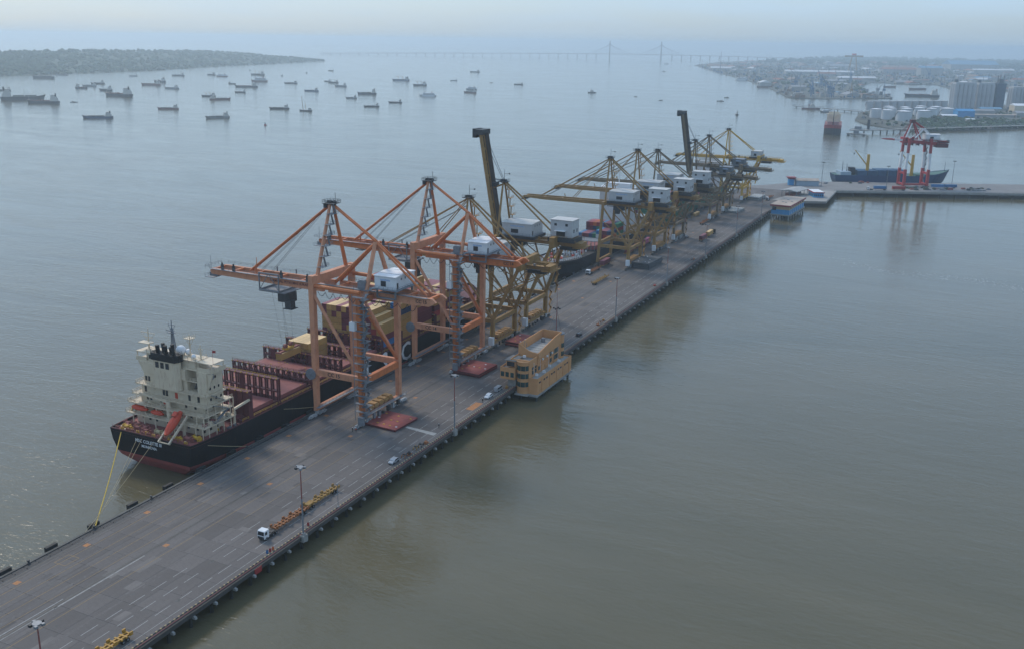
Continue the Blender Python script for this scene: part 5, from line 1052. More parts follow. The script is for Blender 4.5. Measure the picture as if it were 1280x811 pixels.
WHEEL = MB().tube((-.18, 0, 0), (.18, 0, 0), .34, n=12).mesh('wheel', BLACK)
TWHEEL = MB().tube((-.28, 0, 0), (.28, 0, 0), .52, n=12).mesh('tyre', BLACK)
RIM = MB().tube((-.30, 0, 0), (.30, 0, 0), .26, n=8).mesh('rim', GREYSTEEL)
def car(x, y, rz, m, label, van=False, name='parked_car'):
    t = thing(name, label, 'van' if van else 'car', (x, y, 0), rz, 'vehicles parked along the quay edge')
    if van: prof = [(-2.3, .35), (2.3, .35), (2.35, .9), (2.05, 1.15), (1.5, 1.95), (-2.2, 2.0), (-2.32, 1.1)]; gl = [(1.46, 1.85), (-2.1, 1.88), (-2.22, 1.18), (1.98, 1.18)]
    else: prof = [(-2.15, .35), (2.15, .35), (2.2, .75), (2.0, .92), (1.1, 1.0), (.5, 1.5), (-1.3, 1.55), (-2.05, 1.05), (-2.2, .8)]; gl = [(.46, 1.44), (-1.28, 1.48), (-1.9, 1.06), (1.0, 1.04)]
    MB().prism_x(prof, -.86, .86).build('body', m, t)
    MB().prism_x(gl, -.875, .875).build('side_glass', GLASSD, t)
    b = MB(); yb, zb = (1.5, 1.9) if van else (.5, 1.44); b._add([(-.74, 2.02 if van else 1.06, 1.2 if van else 1.04), (.74, 2.02 if van else 1.06, 1.2 if van else 1.04), (.68, yb + .04, zb), (-.68, yb + .04, zb)], [(0, 1, 2, 3)]); b.build('windscreen', GLASSD, t)
    for sx in (-.78, .78):
        for sy in (-1.35, 1.35): obj('wheel', WHEEL, t, (sx, sy, .34))
        MB().box(sx * .8 - .16, sx * .8 + .16, 2.2 if not van else 2.33, 2.24 if not van else 2.37, .68, .84).build('headlight', WHITEPAINT, t)
        MB().box(sx * .85 - .12, sx * .85 + .12, -2.24 if not van else -2.36, -2.2 if not van else -2.32, .75, .95).build('tail_light', CONT['red'], t)
WCAR = mat('white_car_paint', (.72, .73, .74), .25, .04, 1, spec=.6); SILVER = mat('silver_car_paint', (.42, .44, .46), .28, .05, 1, metal=.4); DARKCAR = mat('black_car_paint', (.02, .024, .03), .2, .1, 1)
car(-1.6, 113.6, R(180), SILVER, 'silver hatchback parked by the kerb near scattered loading gear')
car(-2.0, 183.4, R(180), WCAR, 'white sedan parked beside the orange floor marking')
car(-2.2, 192.2, 0, SILVER, 'silver van parked between the white sedan and the tan office', True, 'parked_van')
car(-2.2, 278.5, 0, DARKCAR, 'black car parked on the apron past the tan office')
car(-33.5, 268, R(10), DARKCAR, 'dark blue car under the ochre crane legs')
car(-26, 545, 0, SILVER, 'grey car parked at the foot of a far ochre crane')

def trailer(x, y, rz, m, label, load=None, group='skeletal container trailers', L=13.2, dolly=False):
    t = thing('container_trailer', label, 'trailer', (x, y, 0), rz, group)
    for sx in (-.55, .55): MB().box(sx - .2, sx + .2, -L / 2, L / 2, .95, 1.42).build('chassis_beam', m, t)
    for k in range(10): yy = -L / 2 + .3 + (L - .6) * k / 9; MB().box(-1.25, 1.25, yy - .2, yy + .2, 1.1, 1.47).build('cross_member', m, t)
    for yy in (-L / 2 + .4, -1.6, 1.6, L / 2 - .4):
        for sx in (-1.15, 1.15): MB().box(sx - .16, sx + .16, yy - .45, yy + .45, 1.2, 2.05 if not load else 1.5).build('corner_guide', m, t)
    for yy in (-L / 2 + 1.4, -L / 2 + 2.7) + ((L / 2 - 1.0, L / 2 - 2.3) if dolly else ()):
        for sx in (-.85, .85): w = obj('tyre', TWHEEL, t, (sx, yy, .52)); obj('rim', RIM, w)
    if dolly: MB().box(-.9, .9, L / 2 - 2.8, L / 2 - .2, 1.48, 1.75).build('coupling_deck', m, t)
    for sx in (-.7, .7): MB().box(sx - .08, sx + .08, L / 2 - 2.6, L / 2 - 2.4, .25, 1.0).build('landing_leg', GREYSTEEL, t)
    if load:
        v = Vector((0, 0, 1.5)); container(load, x, y, 1.52, 'loaded on a trailer on the quay lanes', 'containers on quay trailers', rz)
def tractor(x, y, rz, m, label):
    t = thing('truck_tractor', label, 'truck', (x, y, 0), rz, 'truck tractors on the quays')
    cb_ = MB().prism_x([(.6, .7), (2.6, .7), (2.7, 1.6), (2.45, 2.9), (2.2, 3.05), (.6, 3.1)], -1.2, 1.2).build('cab', m, t)
    b = MB(); b._add([(-1.1, 2.72, 1.75), (1.1, 2.72, 1.75), (1.0, 2.49, 2.8), (-1.0, 2.49, 2.8)], [(0, 1, 2, 3)]); b.build('windscreen', GLASSD, cb_)
    MB().box(-1.05, 1.05, 2.66, 2.74, .8, 1.45).build('grille', DARKSTEEL, cb_)
    for sx in (-1.22, 1.22): MB().box(sx - .02, sx + .02, 1.4, 2.3, 1.8, 2.65).build('side_window', GLASSD, cb_)
    MB().box(-.5, .5, -3.2, .7, .75, 1.05).box(-.8, .8, -2.2, -.8, 1.05, 1.2).box(-1.1, -.6, -.6, .5, .6, 1.2).box(.6, 1.1, -.6, .5, .6, 1.2).build('chassis', DARKSTEEL, t)
    for yy in (1.7, -1.2, -2.5):
        for sx in (-.95, .95): w = obj('tyre', TWHEEL, t, (sx, yy, .52)); obj('rim', RIM, w)
RUSTY = mat('rusty_orange_trailer', (.27, .10, .032), .7, .3, 1.2, rust=.4); YELTR = mat('grimy_yellow_trailer', (.29, .165, .042), .7, .3, 1.2, rust=.4)
tractor(-5.7, 54.2, R(180), WCAR, 'white truck tractor at the head of two empty trailers')
trailer(-5.9, 64.6, R(180), RUSTY, 'empty rusty orange skeletal trailer coupled to the white truck', L=14.8)
trailer(-6.2, 80.2, R(180), YELTR, 'empty grimy yellow skeletal trailer coupled behind the orange one', L=15.4, dolly=True)
trailer(-3.0, -5.2, R(180), mat('yellow_trailer_paint', (.40, .21, .028), .6, .25, 1.2, rust=.3), 'bright yellow skeletal trailer parked at the near quay kerb')
tractor(-45.0, 401, R(180), WCAR, 'white truck tractor below the ochre cranes pulling a tan flat trailer')
trailer(-44.9, 410.5, R(180), RUSTY, 'empty trailer behind the white truck below the ochre cranes'); trailer(-44.9, 428, R(180), YELTR, 'trailer carrying a maroon container in the waterside lane', 'maroon')
trailer(-32.6, 387, 0, YELTR, 'empty yellow trailer left alone on the open apron', L=22)
for y, c_ in ((470, 'maroon'), (488, 'maroon'), (506, 'pink')): trailer(-43.5, y, R(180), YELTR, f'trailer carrying a {c_} container between ochre cranes', c_)
tractor(-12.9, 569, 0, DARKCAR, 'dark truck tractor hauling the maroon and tan container train')
trailer(-12.9, 540, 0, YELTR, 'trailer with a maroon container in the open lane', 'maroon'); trailer(-12.9, 557.5, 0, YELTR, 'trailer with a tan container in the open lane', 'tan')
trailer(-30.5, 610, 0, RUSTY, 'empty dark trailer near the far brown cranes', L=20); trailer(-12, 768, R(-4), RUSTY, 'loaded brown trailer near the blue and cream office'); tractor(-11.3, 753, R(176), WCAR, 'truck tractor near the blue and cream office')
for x, y, c_, w in ((-45.5, 600, 'maroon', 'standing under the far brown cranes'), (-45.5, 640, 'tan', 'standing under the far brown cranes'), (-46, 690, 'maroon', 'standing under the far brown cranes'), (-46, 705, 'red', 'standing under the far brown cranes'), (-45.6, 735, 'maroon', 'standing under the far brown cranes')): container(c_, x, y, .05, w, 'containers standing on the quay')
# loading gear along the kerb
rg = random.Random(5)
def gear(x, y, m, label, kind):
    b = MB()
    if kind == 0:
        t = thing('equipment_pallet', label, 'pallet', (x, y, 0), rg.uniform(-.2, .2), 'loading gear along the kerb')
        for k in range(3): MB().box(-.6, .6, -1 + .7 * k, -.55 + .7 * k, .02, .16).build('runner', RUSTY, t)
        MB().box(-.7, .7, -1.1, 1.1, .16, .24).build('board', RUSTY, t); MB().box(-.5, .5, -.8, .3, .24, .8).tube((-.3, .6, .24), (-.3, .6, .9), .25, n=8).build('load', m, t)
    else:
        t = thing('gear_frame', label, 'frame', (x, y, 0), rg.uniform(-.3, .3), 'loading gear along the kerb')
        for sx in (-.6, .6): MB().tube((sx, -1.3, .9), (sx, 1.3, .9), .12, n=6).build('bar', m, t); MB().box(sx - .1, sx + .1, -1.2, -1.0, 0, .9).box(sx - .1, sx + .1, 1.0, 1.2, 0, .9).build('leg', m, t)
        MB().box(-.75, .75, -.2, .2, .8, 1.1).build('spacer', DARKSTEEL, t)
for x, y, m, l_, k in ((-.7, 119.0, RUSTY, 'rusty loading frame beside the silver hatchback', 1), (-.6, 121.6, BLACK, 'black coiled gear on a pallet past the rusty frame', 0), (-.9, 126.6, YELTR, 'yellow gear frame midway along the kerb clutter', 1), (-.6, 129.4, BLACK, 'dark gear frame at the end of the kerb clutter', 1), (-.4, 132.5, RUSTY, 'orange pallet board at the end of the kerb clutter', 0),
                       (-.6, 196.8, YELTR, 'yellow pallet between the silver van and the office', 0), (-.7, 300, RUSTY, 'rusty pallet on the kerb beyond the black car', 0), (-.9, 304, RUSTY, 'rusty frame on the kerb beyond the black car', 1), (-1.2, 309, YELTR, 'tan gear pallet short of the lamp post past the office', 0), (-.8, 470, RUSTY, 'rusty gear frame beside the kerb along the container lane', 1), (-.8, 474, RUSTY, 'rusty gear pallet beside the kerb along the container lane', 0), (-1.0, 392, CONT['red'], 'red covered pallet on the far kerb', 0)): gear(x, y, m, l_, k)
for x, y, c_, w in ((.1, 47.0, 'blue', 'blue'), (.2, 48.1, 'red', 'red'), (.3, 49.2, 'orange', 'yellow orange'), (.2, 65.0, 'red', 'bright red')):
    t = thing('steel_drum', f'{w} steel drum against the kerb near the long trailer', 'drum', (x, y, 0)); MB().tube((0, 0, 0), (0, 0, 1.0), .32, n=12).build('shell', CONT[c_], t); MB().tube((0, 0, .98), (0, 0, 1.03), .28, n=12).build('lid', DARKSTEEL, t)
o = MB().box(0, .12, -1.4, 1.4, -1.9, -.3).build('warning_board', CONT['red'], None, loc=(2.35, 40.4, -.1)); tag(o, 'red board fixed on the side of the quay beam', 'board')
# people by the crane foot
def person(x, y, rz, m_top, m_leg, label, arm=0.0):
    sk = [(0, 0, .95), (0, 0, 1.2), (0, 0, 1.42), (0, 0, 1.53), (0, .02, 1.68), (.10, 0, .9), (.12, .03, .5), (.13, -.02, .08), (.13, .12, .04), (-.10, 0, .9), (-.12, -.06, .5), (-.13, -.10, .08), (-.13, .04, .04), (.20, 0, 1.40), (.27, .02, 1.12), (.27, .14 + arm, .92), (-.20, 0, 1.40), (-.27, .0, 1.12), (-.26, .08, .90)]
    ed = [(0, 1), (1, 2), (2, 3), (3, 4), (0, 5), (5, 6), (6, 7), (7, 8), (0, 9), (9, 10), (10, 11), (11, 12), (2, 13), (13, 14), (14, 15), (2, 16), (16, 17), (17, 18)]
    rad = [.16, .17, .15, .06, .11, .10, .075, .05, .05, .10, .075, .05, .05, .075, .05, .045, .075, .05, .045]
    me = bpy.data.meshes.new('person'); me.from_pydata(sk, ed, []); o = obj('person', me, None, (x, y, .05), rz)
    md = o.modifiers.new('skin', 'SKIN'); 
    for v, r_ in zip(me.skin_vertices[0].data, rad): v.radius = (r_, r_ * .85)
    me.skin_vertices[0].data[0].use_root = True
    o.modifiers.new('sub', 'SUBSURF').levels = 1; o.modifiers['sub'].render_levels = 1
    me.materials.append(m_leg); tag(o, label, 'person')
    MB().ball((0, .02, 1.74), .13, n=8).build('hard_hat', WHITEPAINT, o); MB().tube((0, 0, .98), (0, 0, 1.46), .215, .225, n=10, caps=True).build('vest', m_top, o)
person(-27.4, 129.6, R(20), LIFEORANGE, DARKCAR, 'person in an orange work vest standing at the foot of crane CC 15')
person(-28.6, 129.2, R(-60), DARKCAR, DARKCAR, 'person in dark clothes standing beside the one in the orange vest', .06)
person(-1.4, 177.2, 0, DARKCAR, DARKCAR, 'person in dark clothes by the orange floor marking')
person(-3.3, 146.6, R(100), DARKCAR, DARKCAR, 'person in dark clothes walking near the lamp post opposite the hatch cover')

# ================================================================ QUAY CORNER BUILDINGS
t = thing('office_building', 'blue and cream office with red eaves standing over the water at the quay corner', 'building', (14.3, 708, 0), R(-3))
MB().box(-8, 8, -24, 30, -1.6, -.5).build('base_slab', CONCRETE, t)
for k in range(7):
    for x in (-7, 0, 7): MB().tube((x, -23 + 8.6 * k, -9), (x, -23 + 8.6 * k, -1.6), .6, n=8).build('pile', CONCRETE, t)
w = MB().box(-7.5, 7.5, -23.5, 29, -.5, 3.4).build('lower_wall', BUILDBLUE, t); w2 = MB().box(-7.3, 7.3, -23.2, 28.7, 3.4, 6.2).build('upper_wall', mat('cream_render', (.50, .36, .20), .8, .1, .4), t)
MB().box(-6.6, -3.6, -23.6, -23.21, 2.6, 5.4).build('window', GLASSD, w2)
for k in range(7): MB().box(7.31, 7.4, -20 + 7 * k, -17 + 7 * k, 4, 5.4).build('window', GLASSD, w2)
for k in range(8): MB().box(7.51, 7.7, -22.5 + 6.8 * k, -22.1 + 6.8 * k, -.4, 3.4).build('pilaster', WHITEPAINT, w)
MB().box(-8.6, 8.6, -25, 30.4, 6.2, 7.2).build('eaves', mat('dark_red_fascia', (.28, .04, .05), .6, .1, .5), t); MB().box(-8.2, 8.2, -24.6, 30, 7.22, 7.5).build('roof', mat('tan_flat_roof', (.42, .34, .28), .85, .3, .12, rust=.3, rustcol=(.2, .18, .16)), t)
for x, y in ((-3, -8), (0, -10), (3, -2), (-2, 6)): MB().box(x, x + 1.6, y, y + 2.2, 7.5, 7.75).build('roof_hatch', GREYSTEEL, t)
t = thing('office_building', 'long low blue building with red roof edge on the raised apron', 'building', (23, 800, .3), R(-65))
w = MB().box(-9, 9, -4.5, 4.5, 0, 4).build('wall', BUILDBLUE, t); MB().box(-9.8, 9.8, -5.2, 5.2, 4, 4.9).build('eaves', mat('dark_red_fascia', (.28, .04, .05), .6, .1, .5), t); MB().box(-9.4, 9.4, -4.8, 4.8, 4.92, 5.1).build('roof', ROOFW, t)
for k in range(5): MB().box(-8 + 3.4 * k, -6 + 3.4 * k, -4.57, -4.503, 1, 2.8).build('window', GLASSD, w); MB().box(9.003, 9.06, -4 + 1.7 * k, -3 + 1.7 * k, 1, 2.8).build('window', GLASSD, w)
t = thing('open_shed', 'open sided grey roofed shed behind the blue and cream office', 'shed', (4, 799, 0), R(-12))
for x in (-7, 0, 7):
    for y in (-13, -4, 5, 13): MB().box(x - .2, x + .2, y - .2, y + .2, 0, 5).build('post', GREYSTEEL, t)
MB().prism_y([(-8, 5), (8, 5), (8, 5.3), (0, 6.6), (-8, 5.3)], -14.5, 14.5).build('roof', mat('grey_sheet_roof', (.36, .36, .35), .7, .2, .3), t)
MB().box(-5, 3, -10, 8, .0, 2.2).build('stored_goods', PIPE, t)
t = thing('terminal_shed', 'pale roofed long shed at the seaward corner of the quay', 'shed', (2, 872, 0), HEAD)
MB().box(-11, 11, -5, 5, 0, 5).build('wall', mat('pale_blue_cladding', (.3, .38, .45), .7, .1, .4), t); MB().prism_x([(-5.8, 5), (5.8, 5), (5.8, 5.3), (0, 7), (-5.8, 5.3)], -11.6, 11.6).build('roof', mat('tan_flat_roof', (.42, .34, .28)), t)
t = thing('control_tower', 'small blue tower with red flared roof beside the pale shed', 'tower', (-12, 866, 0), HEAD)
MB().box(-2.5, 2.5, -2.5, 2.5, 0, 6).build('wall', BUILDBLUE, t); MB()._add([(-2.6, -2.6, 6), (2.6, -2.6, 6), (2.6, 2.6, 6), (-2.6, 2.6, 6), (-4.2, -4.2, 8), (4.2, -4.2, 8), (4.2, 4.2, 8), (-4.2, 4.2, 8)], [(0, 1, 5, 4), (1, 2, 6, 5), (2, 3, 7, 6), (3, 0, 4, 7), (4, 5, 6, 7)]).build('roof', mat('dark_red_fascia', (.28, .04, .05)), t)
for a, b_, l_ in ((50, 5, 'beside the blue container truck'), (136, 58, 'at the bow of the blue ship'), (-5, 30, 'near the pale shed'), (330, 40, 'far out along the cross quay')):
    p = kp(a, b_); t = thing('light_pole', 'tall grey lamp post ' + l_, 'lamp post', p); MB().tube((0, 0, 0), (0, 0, 24), .28, .16, n=7).build('shaft', GREYSTEEL, t); MB().box(-1.6, 1.6, -.5, .5, 23.4, 24).build('lamp_head', DARKSTEEL, t)

# ---------------------------------------------------------------- red and white crane on the cross quay
t = thing('gantry_crane', 'red and white gantry crane standing at the blue ship', 'crane', kp(91, 46), HEAD)
U, V = 11.5, 7.5
for u in (-U, U):
    for v in (-V, V):
        MB().beam((u, v, 1), (u, v, 17), 2.4).build('leg', REDPAINT, t); MB().beam((u, v, 17), (u * .96, v, 33), 2.1).build('leg_middle', WHITEPAINT, t); MB().beam((u * .96, v, 33), (u * .94, v, 47), 2.2).build('leg_top', REDPAINT, t)
    MB().beam((u, -V, 13), (u, V, 13), 1.6, 2).build('tie_beam', REDPAINT, t); MB().beam((u, -V - 2, 2), (u, V + 2, 2), 1.6, 2).build('sill_beam', REDPAINT, t)
    MB().beam((u * .95, -V - 1, 46), (u * .95, V + 1, 46), 1.8, 2.4).build('cross_beam', REDPAINT, t); MB().tube((u, -V, 32), (u, V, 18), .35, n=6).build('brace', WHITEPAINT, t)
    for v in (-V, V): obj('bogie', BOGD, t, (u, v, 0))
MB().beam((-U, -V, 2.4), (U, -V, 2.4), 1.2, 1.8).build('sill_beam', REDPAINT, t)
for v in (-2.6, 2.6):
    MB().beam((-U, v, 44), (27, v, 41.5), 1.6, 3.0).build('girder', REDPAINT, t); MB().beam((-U, v, 45), (-24, v, 45.6), 1, 1.8).build('boom_girder', WHITEPAINT, t); MB().beam((-24, v, 45.6), (-35, v, 46), 1, 1.6, .7, .6).build('boom_girder', REDPAINT, t)
    MB().tube((-13, v, 47), (-8, v * .5, 62), .9, .6, n=7).build('a_frame_leg', WHITEPAINT if v < 0 else REDPAINT, t); MB().tube((1, v * 1.5, 47), (-6.5, v * .4, 63), .8, .6, n=7).build('a_frame_leg', REDPAINT, t)
    MB().tube((-7, v * .5, 64), (4, v, 57), .7, n=7).build('backstay', REDPAINT, t); MB().tube((4, v, 57), (18, v, 44), .6, n=7).build('backstay', WHITEPAINT, t); MB().tube((4, v, 57), (-5, v * 1.5, 46), .8, n=7).build('a_frame_leg', WHITEPAINT, t); MB().tube((-9, v * .4, 62), (-22, v, 47), .25, n=5).build('forestay', MAROON, t)
MB().box(-9.5, -5, -2.4, 2.4, 62, 65).build('a_frame_head', MAROON, t); MB().box(-16, -11, -4, 4, 42.5, 48).build('boom_hinge_housing', REDPAINT, t)
machinery_house(t, 6, 20, -4.5, 4.5, 46.2, 51, ROOFW, WHITEPAINT, 1); MB().box(18, 29, -5, 5, 38.5, 42.5).box(20, 30, -4, 4, 43, 45).build('back_platform', MAROON, t); festoon(t, -8, 18, -3, 42, 2.4, 7)
b = MB(); stairs(b, U + 2, V - 1, 3, 38, 3, 12, 1.2); b.build('stair', GREYSTEEL, t)
for k in range(22):
    x = rnd.uniform(-14, 28); y = rnd.choice((-5, 4)) + rnd.uniform(-.5, .5); z = 44.5 - max(0, x) * .08 + rnd.uniform(0, 2); w = rnd.uniform(.8, 2.4); MB().box(x, x + w, y, y + 1.4, z, z + rnd.uniform(.8, 2.4)).build('deck_cabinet', rnd.choice((MAROON, REDPAINT, GREYSTEEL)), t)
for k in range(6): MB().box(-12 + 6 * k, -11.6 + 6 * k, -4.8, 4.8, 40.2, 43).build('hanger_frame', MAROON, t)
MB().rail([(-12, -5, 46.5), (28, -5, 43.5)], 1.2, .12, 2.5).build('handrail', REDPAINT, t)

# ---------------------------------------------------------------- blue geared ship behind the cross quay
p = kp(22, 84); bs = thing('geared_ship', 'blue cargo ship with two yellow deck cranes behind the cross quay', 'ship', p, HEAD - R(90))
lv = [(-8, 6, 12, .2, .72, .3), (-5, 4, 9, .5, .75, .2), (0, 1.5, 5, .8, .8, .14), (6, 0, 0, .88, .84, .1)]
hb, rows = hull_mb(121, 21, 6, lv, boot=-3.8, sheer=6); hb.build('hull', [HULLBLUE, BOOTRED], bs); deck_mb(rows, .5).build('deck', mat('green_deck', (.08, .16, .14), .8), bs)
MB().box(-8, 8, 6, 17, 5.5, 9).build('poop_house', mat('pale_blue_cladding', (.3, .38, .45)), bs); MB().box(-4, 4, 17, 22, 5.5, 13).build('funnel', HULLNAVY, bs)
for k, y in enumerate((10, 14.5)): MB().tube((0, y, 9), (0, y, 19 - 2 * k), .5, .2, n=6).beam((-1.5, y, 16 - 2 * k), (1.5, y, 16 - 2 * k), .3).build('mast', GREYSTEEL, bs)
for k in range(5): MB().box(-9, 9, 24 + 10 * k, 33 + 10 * k, 5.5, 10.5 + (.8 if 1 < k < 5 else 0)).build('cargo_cover', mat('blue_cargo_cover', (.02, .07, .14), .7, .2, .3, obj_rand=.2), bs)
for y in (34, 80):
    c_ = MB().tube((5, y, 5.5), (5, y, 27), 1.7, 1.5, n=10).build('crane_post', BRIGHTYEL, bs); MB().beam((5, y - 1, 16), (3, y - 14, 31), 1.6, 1.2, .8, .7).build('jib', BRIGHTYEL, c_); MB().tube((5, y - .5, 26.5), (3, y - 13.8, 30.8), .1, n=4).build('luffing_rope', DARKSTEEL, c_); MB().box(2.5, 3.5, y - 15, y - 14, 26.5, 28).build('hook_block', DARKSTEEL, c_)
MB().box(-8, 8, 84, 104, 5.5, 7.5).build('hatch_panel', mat('green_deck', (.08, .16, .14)), bs); MB().tube((0, 116, 8), (0, 116, 20), .4, .15, n=6).build('foremast', GREYSTEEL, bs)
# trucks and yard clutter on the cross quay
def onk(a, b_, f, *args): p_ = kp(a, b_); return f(p_[0], p_[1], *args)
onk(36, 10, tractor, HEAD + R(90), WCAR, 'white truck tractor pulling the blue container on the cross quay')
onk(46, 10, trailer, HEAD + R(90), YELTR, 'trailer with the blue container on the cross quay', 'blue'); onk(64, 10, trailer, HEAD + R(90), YELTR, 'trailer with the dull red container on the cross quay', 'red')
for a in (92, 105): p_ = kp(a + 22, 40); container('blue', p_[0], p_[1], 0, 'standing by the bow of the blue ship', 'containers on the cross quay', HEAD + R(90))
rk = random.Random(9)
for k in range(60):
    a, b_ = (rk.uniform(75, 165), rk.uniform(14, 34)) if k < 40 else (rk.uniform(-10, 60), rk.uniform(50, 62)) if k < 50 else (rk.uniform(170, 420), rk.uniform(20, 40))
    p_ = kp(a, b_); h = rk.uniform(.8, 2.2); L_ = rk.uniform(2, 6)
    o = MB().box(-L_ / 2, L_ / 2, -1.2, 1.2, .02, h * .7).box(-L_ * .3, L_ * .25, -1, 1, h * .7, h).build('stacked_goods', rk.choice((DARKCOV, GREYSTEEL, PIPE, mat('olive_tarp', (.07, .085, .06), .8), CONT['grey'])), None, loc=p_); o.rotation_euler = (0, 0, HEAD + rk.uniform(-.3, .3)); tag(o, 'dark heap of stacked goods in the yard of the cross quay', 'goods', 'goods heaped on the cross quay')
# ================================================================ SHIPS AT ANCHOR
HB = {'navy': HULLNAVY, 'black': mat('dull_black_hull', (.03, .032, .036), .6, .2, .1), 'rust': mat('rust_red_hull', (.15, .055, .045), .6, .2, .1), 'blue': mat('dull_blue_hull', (.04, .085, .16), .6, .2, .1), 'grey': mat('grey_hull', (.2, .21, .22), .6, .2, .1), 'white': WHITEPAINT}
def small_ship(kind, col):
    L, B, zd = 60.0, 11.0, 4.2
    t = bpy.data.objects.new('anchored_ship', None); C.objects.link(t)
    lv = [(-2, 3, 5, .3, .7, .25), (0, 1, 3, .6, .76, .18), (2, .3, 1.5, .8, .8, .1), (zd, 0, 0, .86, .82, .08)]
    hb, rows = hull_mb(L, B, zd, lv, boot=.3, nst=14, sheer=2.6); hb.build('hull', [HB[col], BOOTRED], t); deck_mb(rows, .3).build('deck', mat('dull_deck', (.13, .10, .09), .8), t)
    cream = mat('dull_cream_house', (.50, .48, .44), .7, .1, .2)
    if kind in ('coaster', 'tanker', 'geared'):
        MB().box(-4.6, 4.6, 3, 14, zd, zd + 4.5).box(-4, 4, 4.5, 13, zd + 4.5, zd + 7).box(-4.8, 4.8, 7, 12.5, zd + 7, zd + 9.6).build('deckhouse', cream, t); MB().box(-4.85, 4.85, 12.5, 12.6, zd + 7.8, zd + 9).build('bridge_window', GLASSD, t)
        MB().tube((0, 5.5, zd + 7), (0, 5.2, zd + 12), 1.3, 1.1, n=8).build('funnel', HB['navy' if col != 'navy' else 'rust'], t); MB().tube((0, 10, zd + 9.6), (0, 10, zd + 16), .25, .12, n=5).beam((-1.5, 10, zd + 14), (1.5, 10, zd + 14), .2).build('mast', cream, t)
        if kind == 'coaster': MB().box(-3.8, 3.8, 17, 31, zd - .3, zd + 2).build('hatch', mat('dull_hatch', (.16, .17, .16), .8), t); MB().box(-3.8, 3.8, 33, 48, zd - .3, zd + 2).build('hatch', mat('dull_hatch', (.16, .17, .16), .8), t); MB().tube((0, 32, zd), (0, 32, zd + 9), .3, n=5).build('mast', cream, t)
        elif kind == 'tanker': MB().box(-1, 1, 16, 52, zd, zd + 1.4).build('pipe_rack', HB['rust'], t); MB().box(-4, 4, 30, 33, zd, zd + 2).build('manifold', HB['rust'], t)
        else:
            for y in (22, 38): p = MB().tube((0, y, zd), (0, y, zd + 13), .7, n=7).build('crane_post', YELLOW, t); MB().beam((0, y, zd + 8), (0, y + 11, zd + 14), .7).build('jib', YELLOW, p)
            MB().box(-3.8, 3.8, 16, 50, zd - .3, zd + 1.8).build('hatch', mat('dull_hatch', (.16, .17, .16), .8), t)
        MB().tube((0, 55, zd + 1), (0, 55, zd + 9), .25, .12, n=5).build('foremast', cream, t)
    elif kind == 'ferry':
        MB().box(-5, 5, 4, 50, zd, zd + 4).box(-4.6, 4.6, 6, 46, zd + 4, zd + 7.5).box(-4.8, 4.8, 38, 44, zd + 7.5, zd + 10).build('deckhouse', WHITEPAINT, t)
        for z in (zd + 1.5, zd + 5): MB().box(5.0 - (.4 if z > zd + 4 else 0), 5.06 - (.4 if z > zd + 4 else 0), 8, 44, z, z + 1).box(-5.06 + (.4 if z > zd + 4 else 0), -5.0 + (.4 if z > zd + 4 else 0), 8, 44, z, z + 1).build('window_band', GLASSD, t)
        MB().tube((0, 16, zd + 7.5), (0, 15, zd + 13), 1.6, 1.3, n=8).build('funnel', HB['rust'], t); MB().tube((0, 41, zd + 10), (0, 41, zd + 15), .25, n=5).build('mast', WHITEPAINT, t)
    elif kind == 'tug':
        MB().box(-4, 4, 18, 42, zd, zd + 4).box(-3, 3, 26, 40, zd + 4, zd + 9).box(-3.3, 3.3, 29, 38, zd + 9, zd + 13).build('deckhouse', cream, t); MB().tube((0, 22, zd + 4), (0, 22, zd + 13), 1.8, n=8).build('funnel', HB['rust'], t); MB().tube((0, 33, zd + 13), (0, 33, zd + 26), .5, .2, n=5).beam((-3, 33, zd + 20), (3, 33, zd + 20), .4).build('mast', HB['black'], t)
    elif kind == 'barge':
        MB().box(-4.8, 4.8, 4, 54, zd - .3, zd + 1.6).build('cargo', mat('barge_coal', (.05, .048, .045), .9), t); MB().box(-3, 3, .8, 4, zd, zd + 3).build('deckhouse', cream, t)
    elif kind == 'derrick':
        MB().box(-4.5, 4.5, 4, 16, zd, zd + 9).build('deckhouse', cream, t); MB().beam((0, 40, zd), (0, 46, zd + 52), 2.2, 2.2, .8, .8).build('jib', YELLOW, t); MB().beam((0, 28, zd), (0, 30, zd + 26), 1.2).build('crane_post', YELLOW, t); MB().tube((0, 30, zd + 26), (0, 46, zd + 51), .2, n=4).build('luffing_rope', DARKSTEEL, t)
    elif kind == 'boat':
        MB().box(-3.6, 3.6, 14, 34, zd, zd + 6).build('deckhouse', cream, t); MB().box(-3.7, 3.7, 33.9, 34.1, zd + 2.5, zd + 5).build('window', GLASSD, t)
    return t
proto = {}
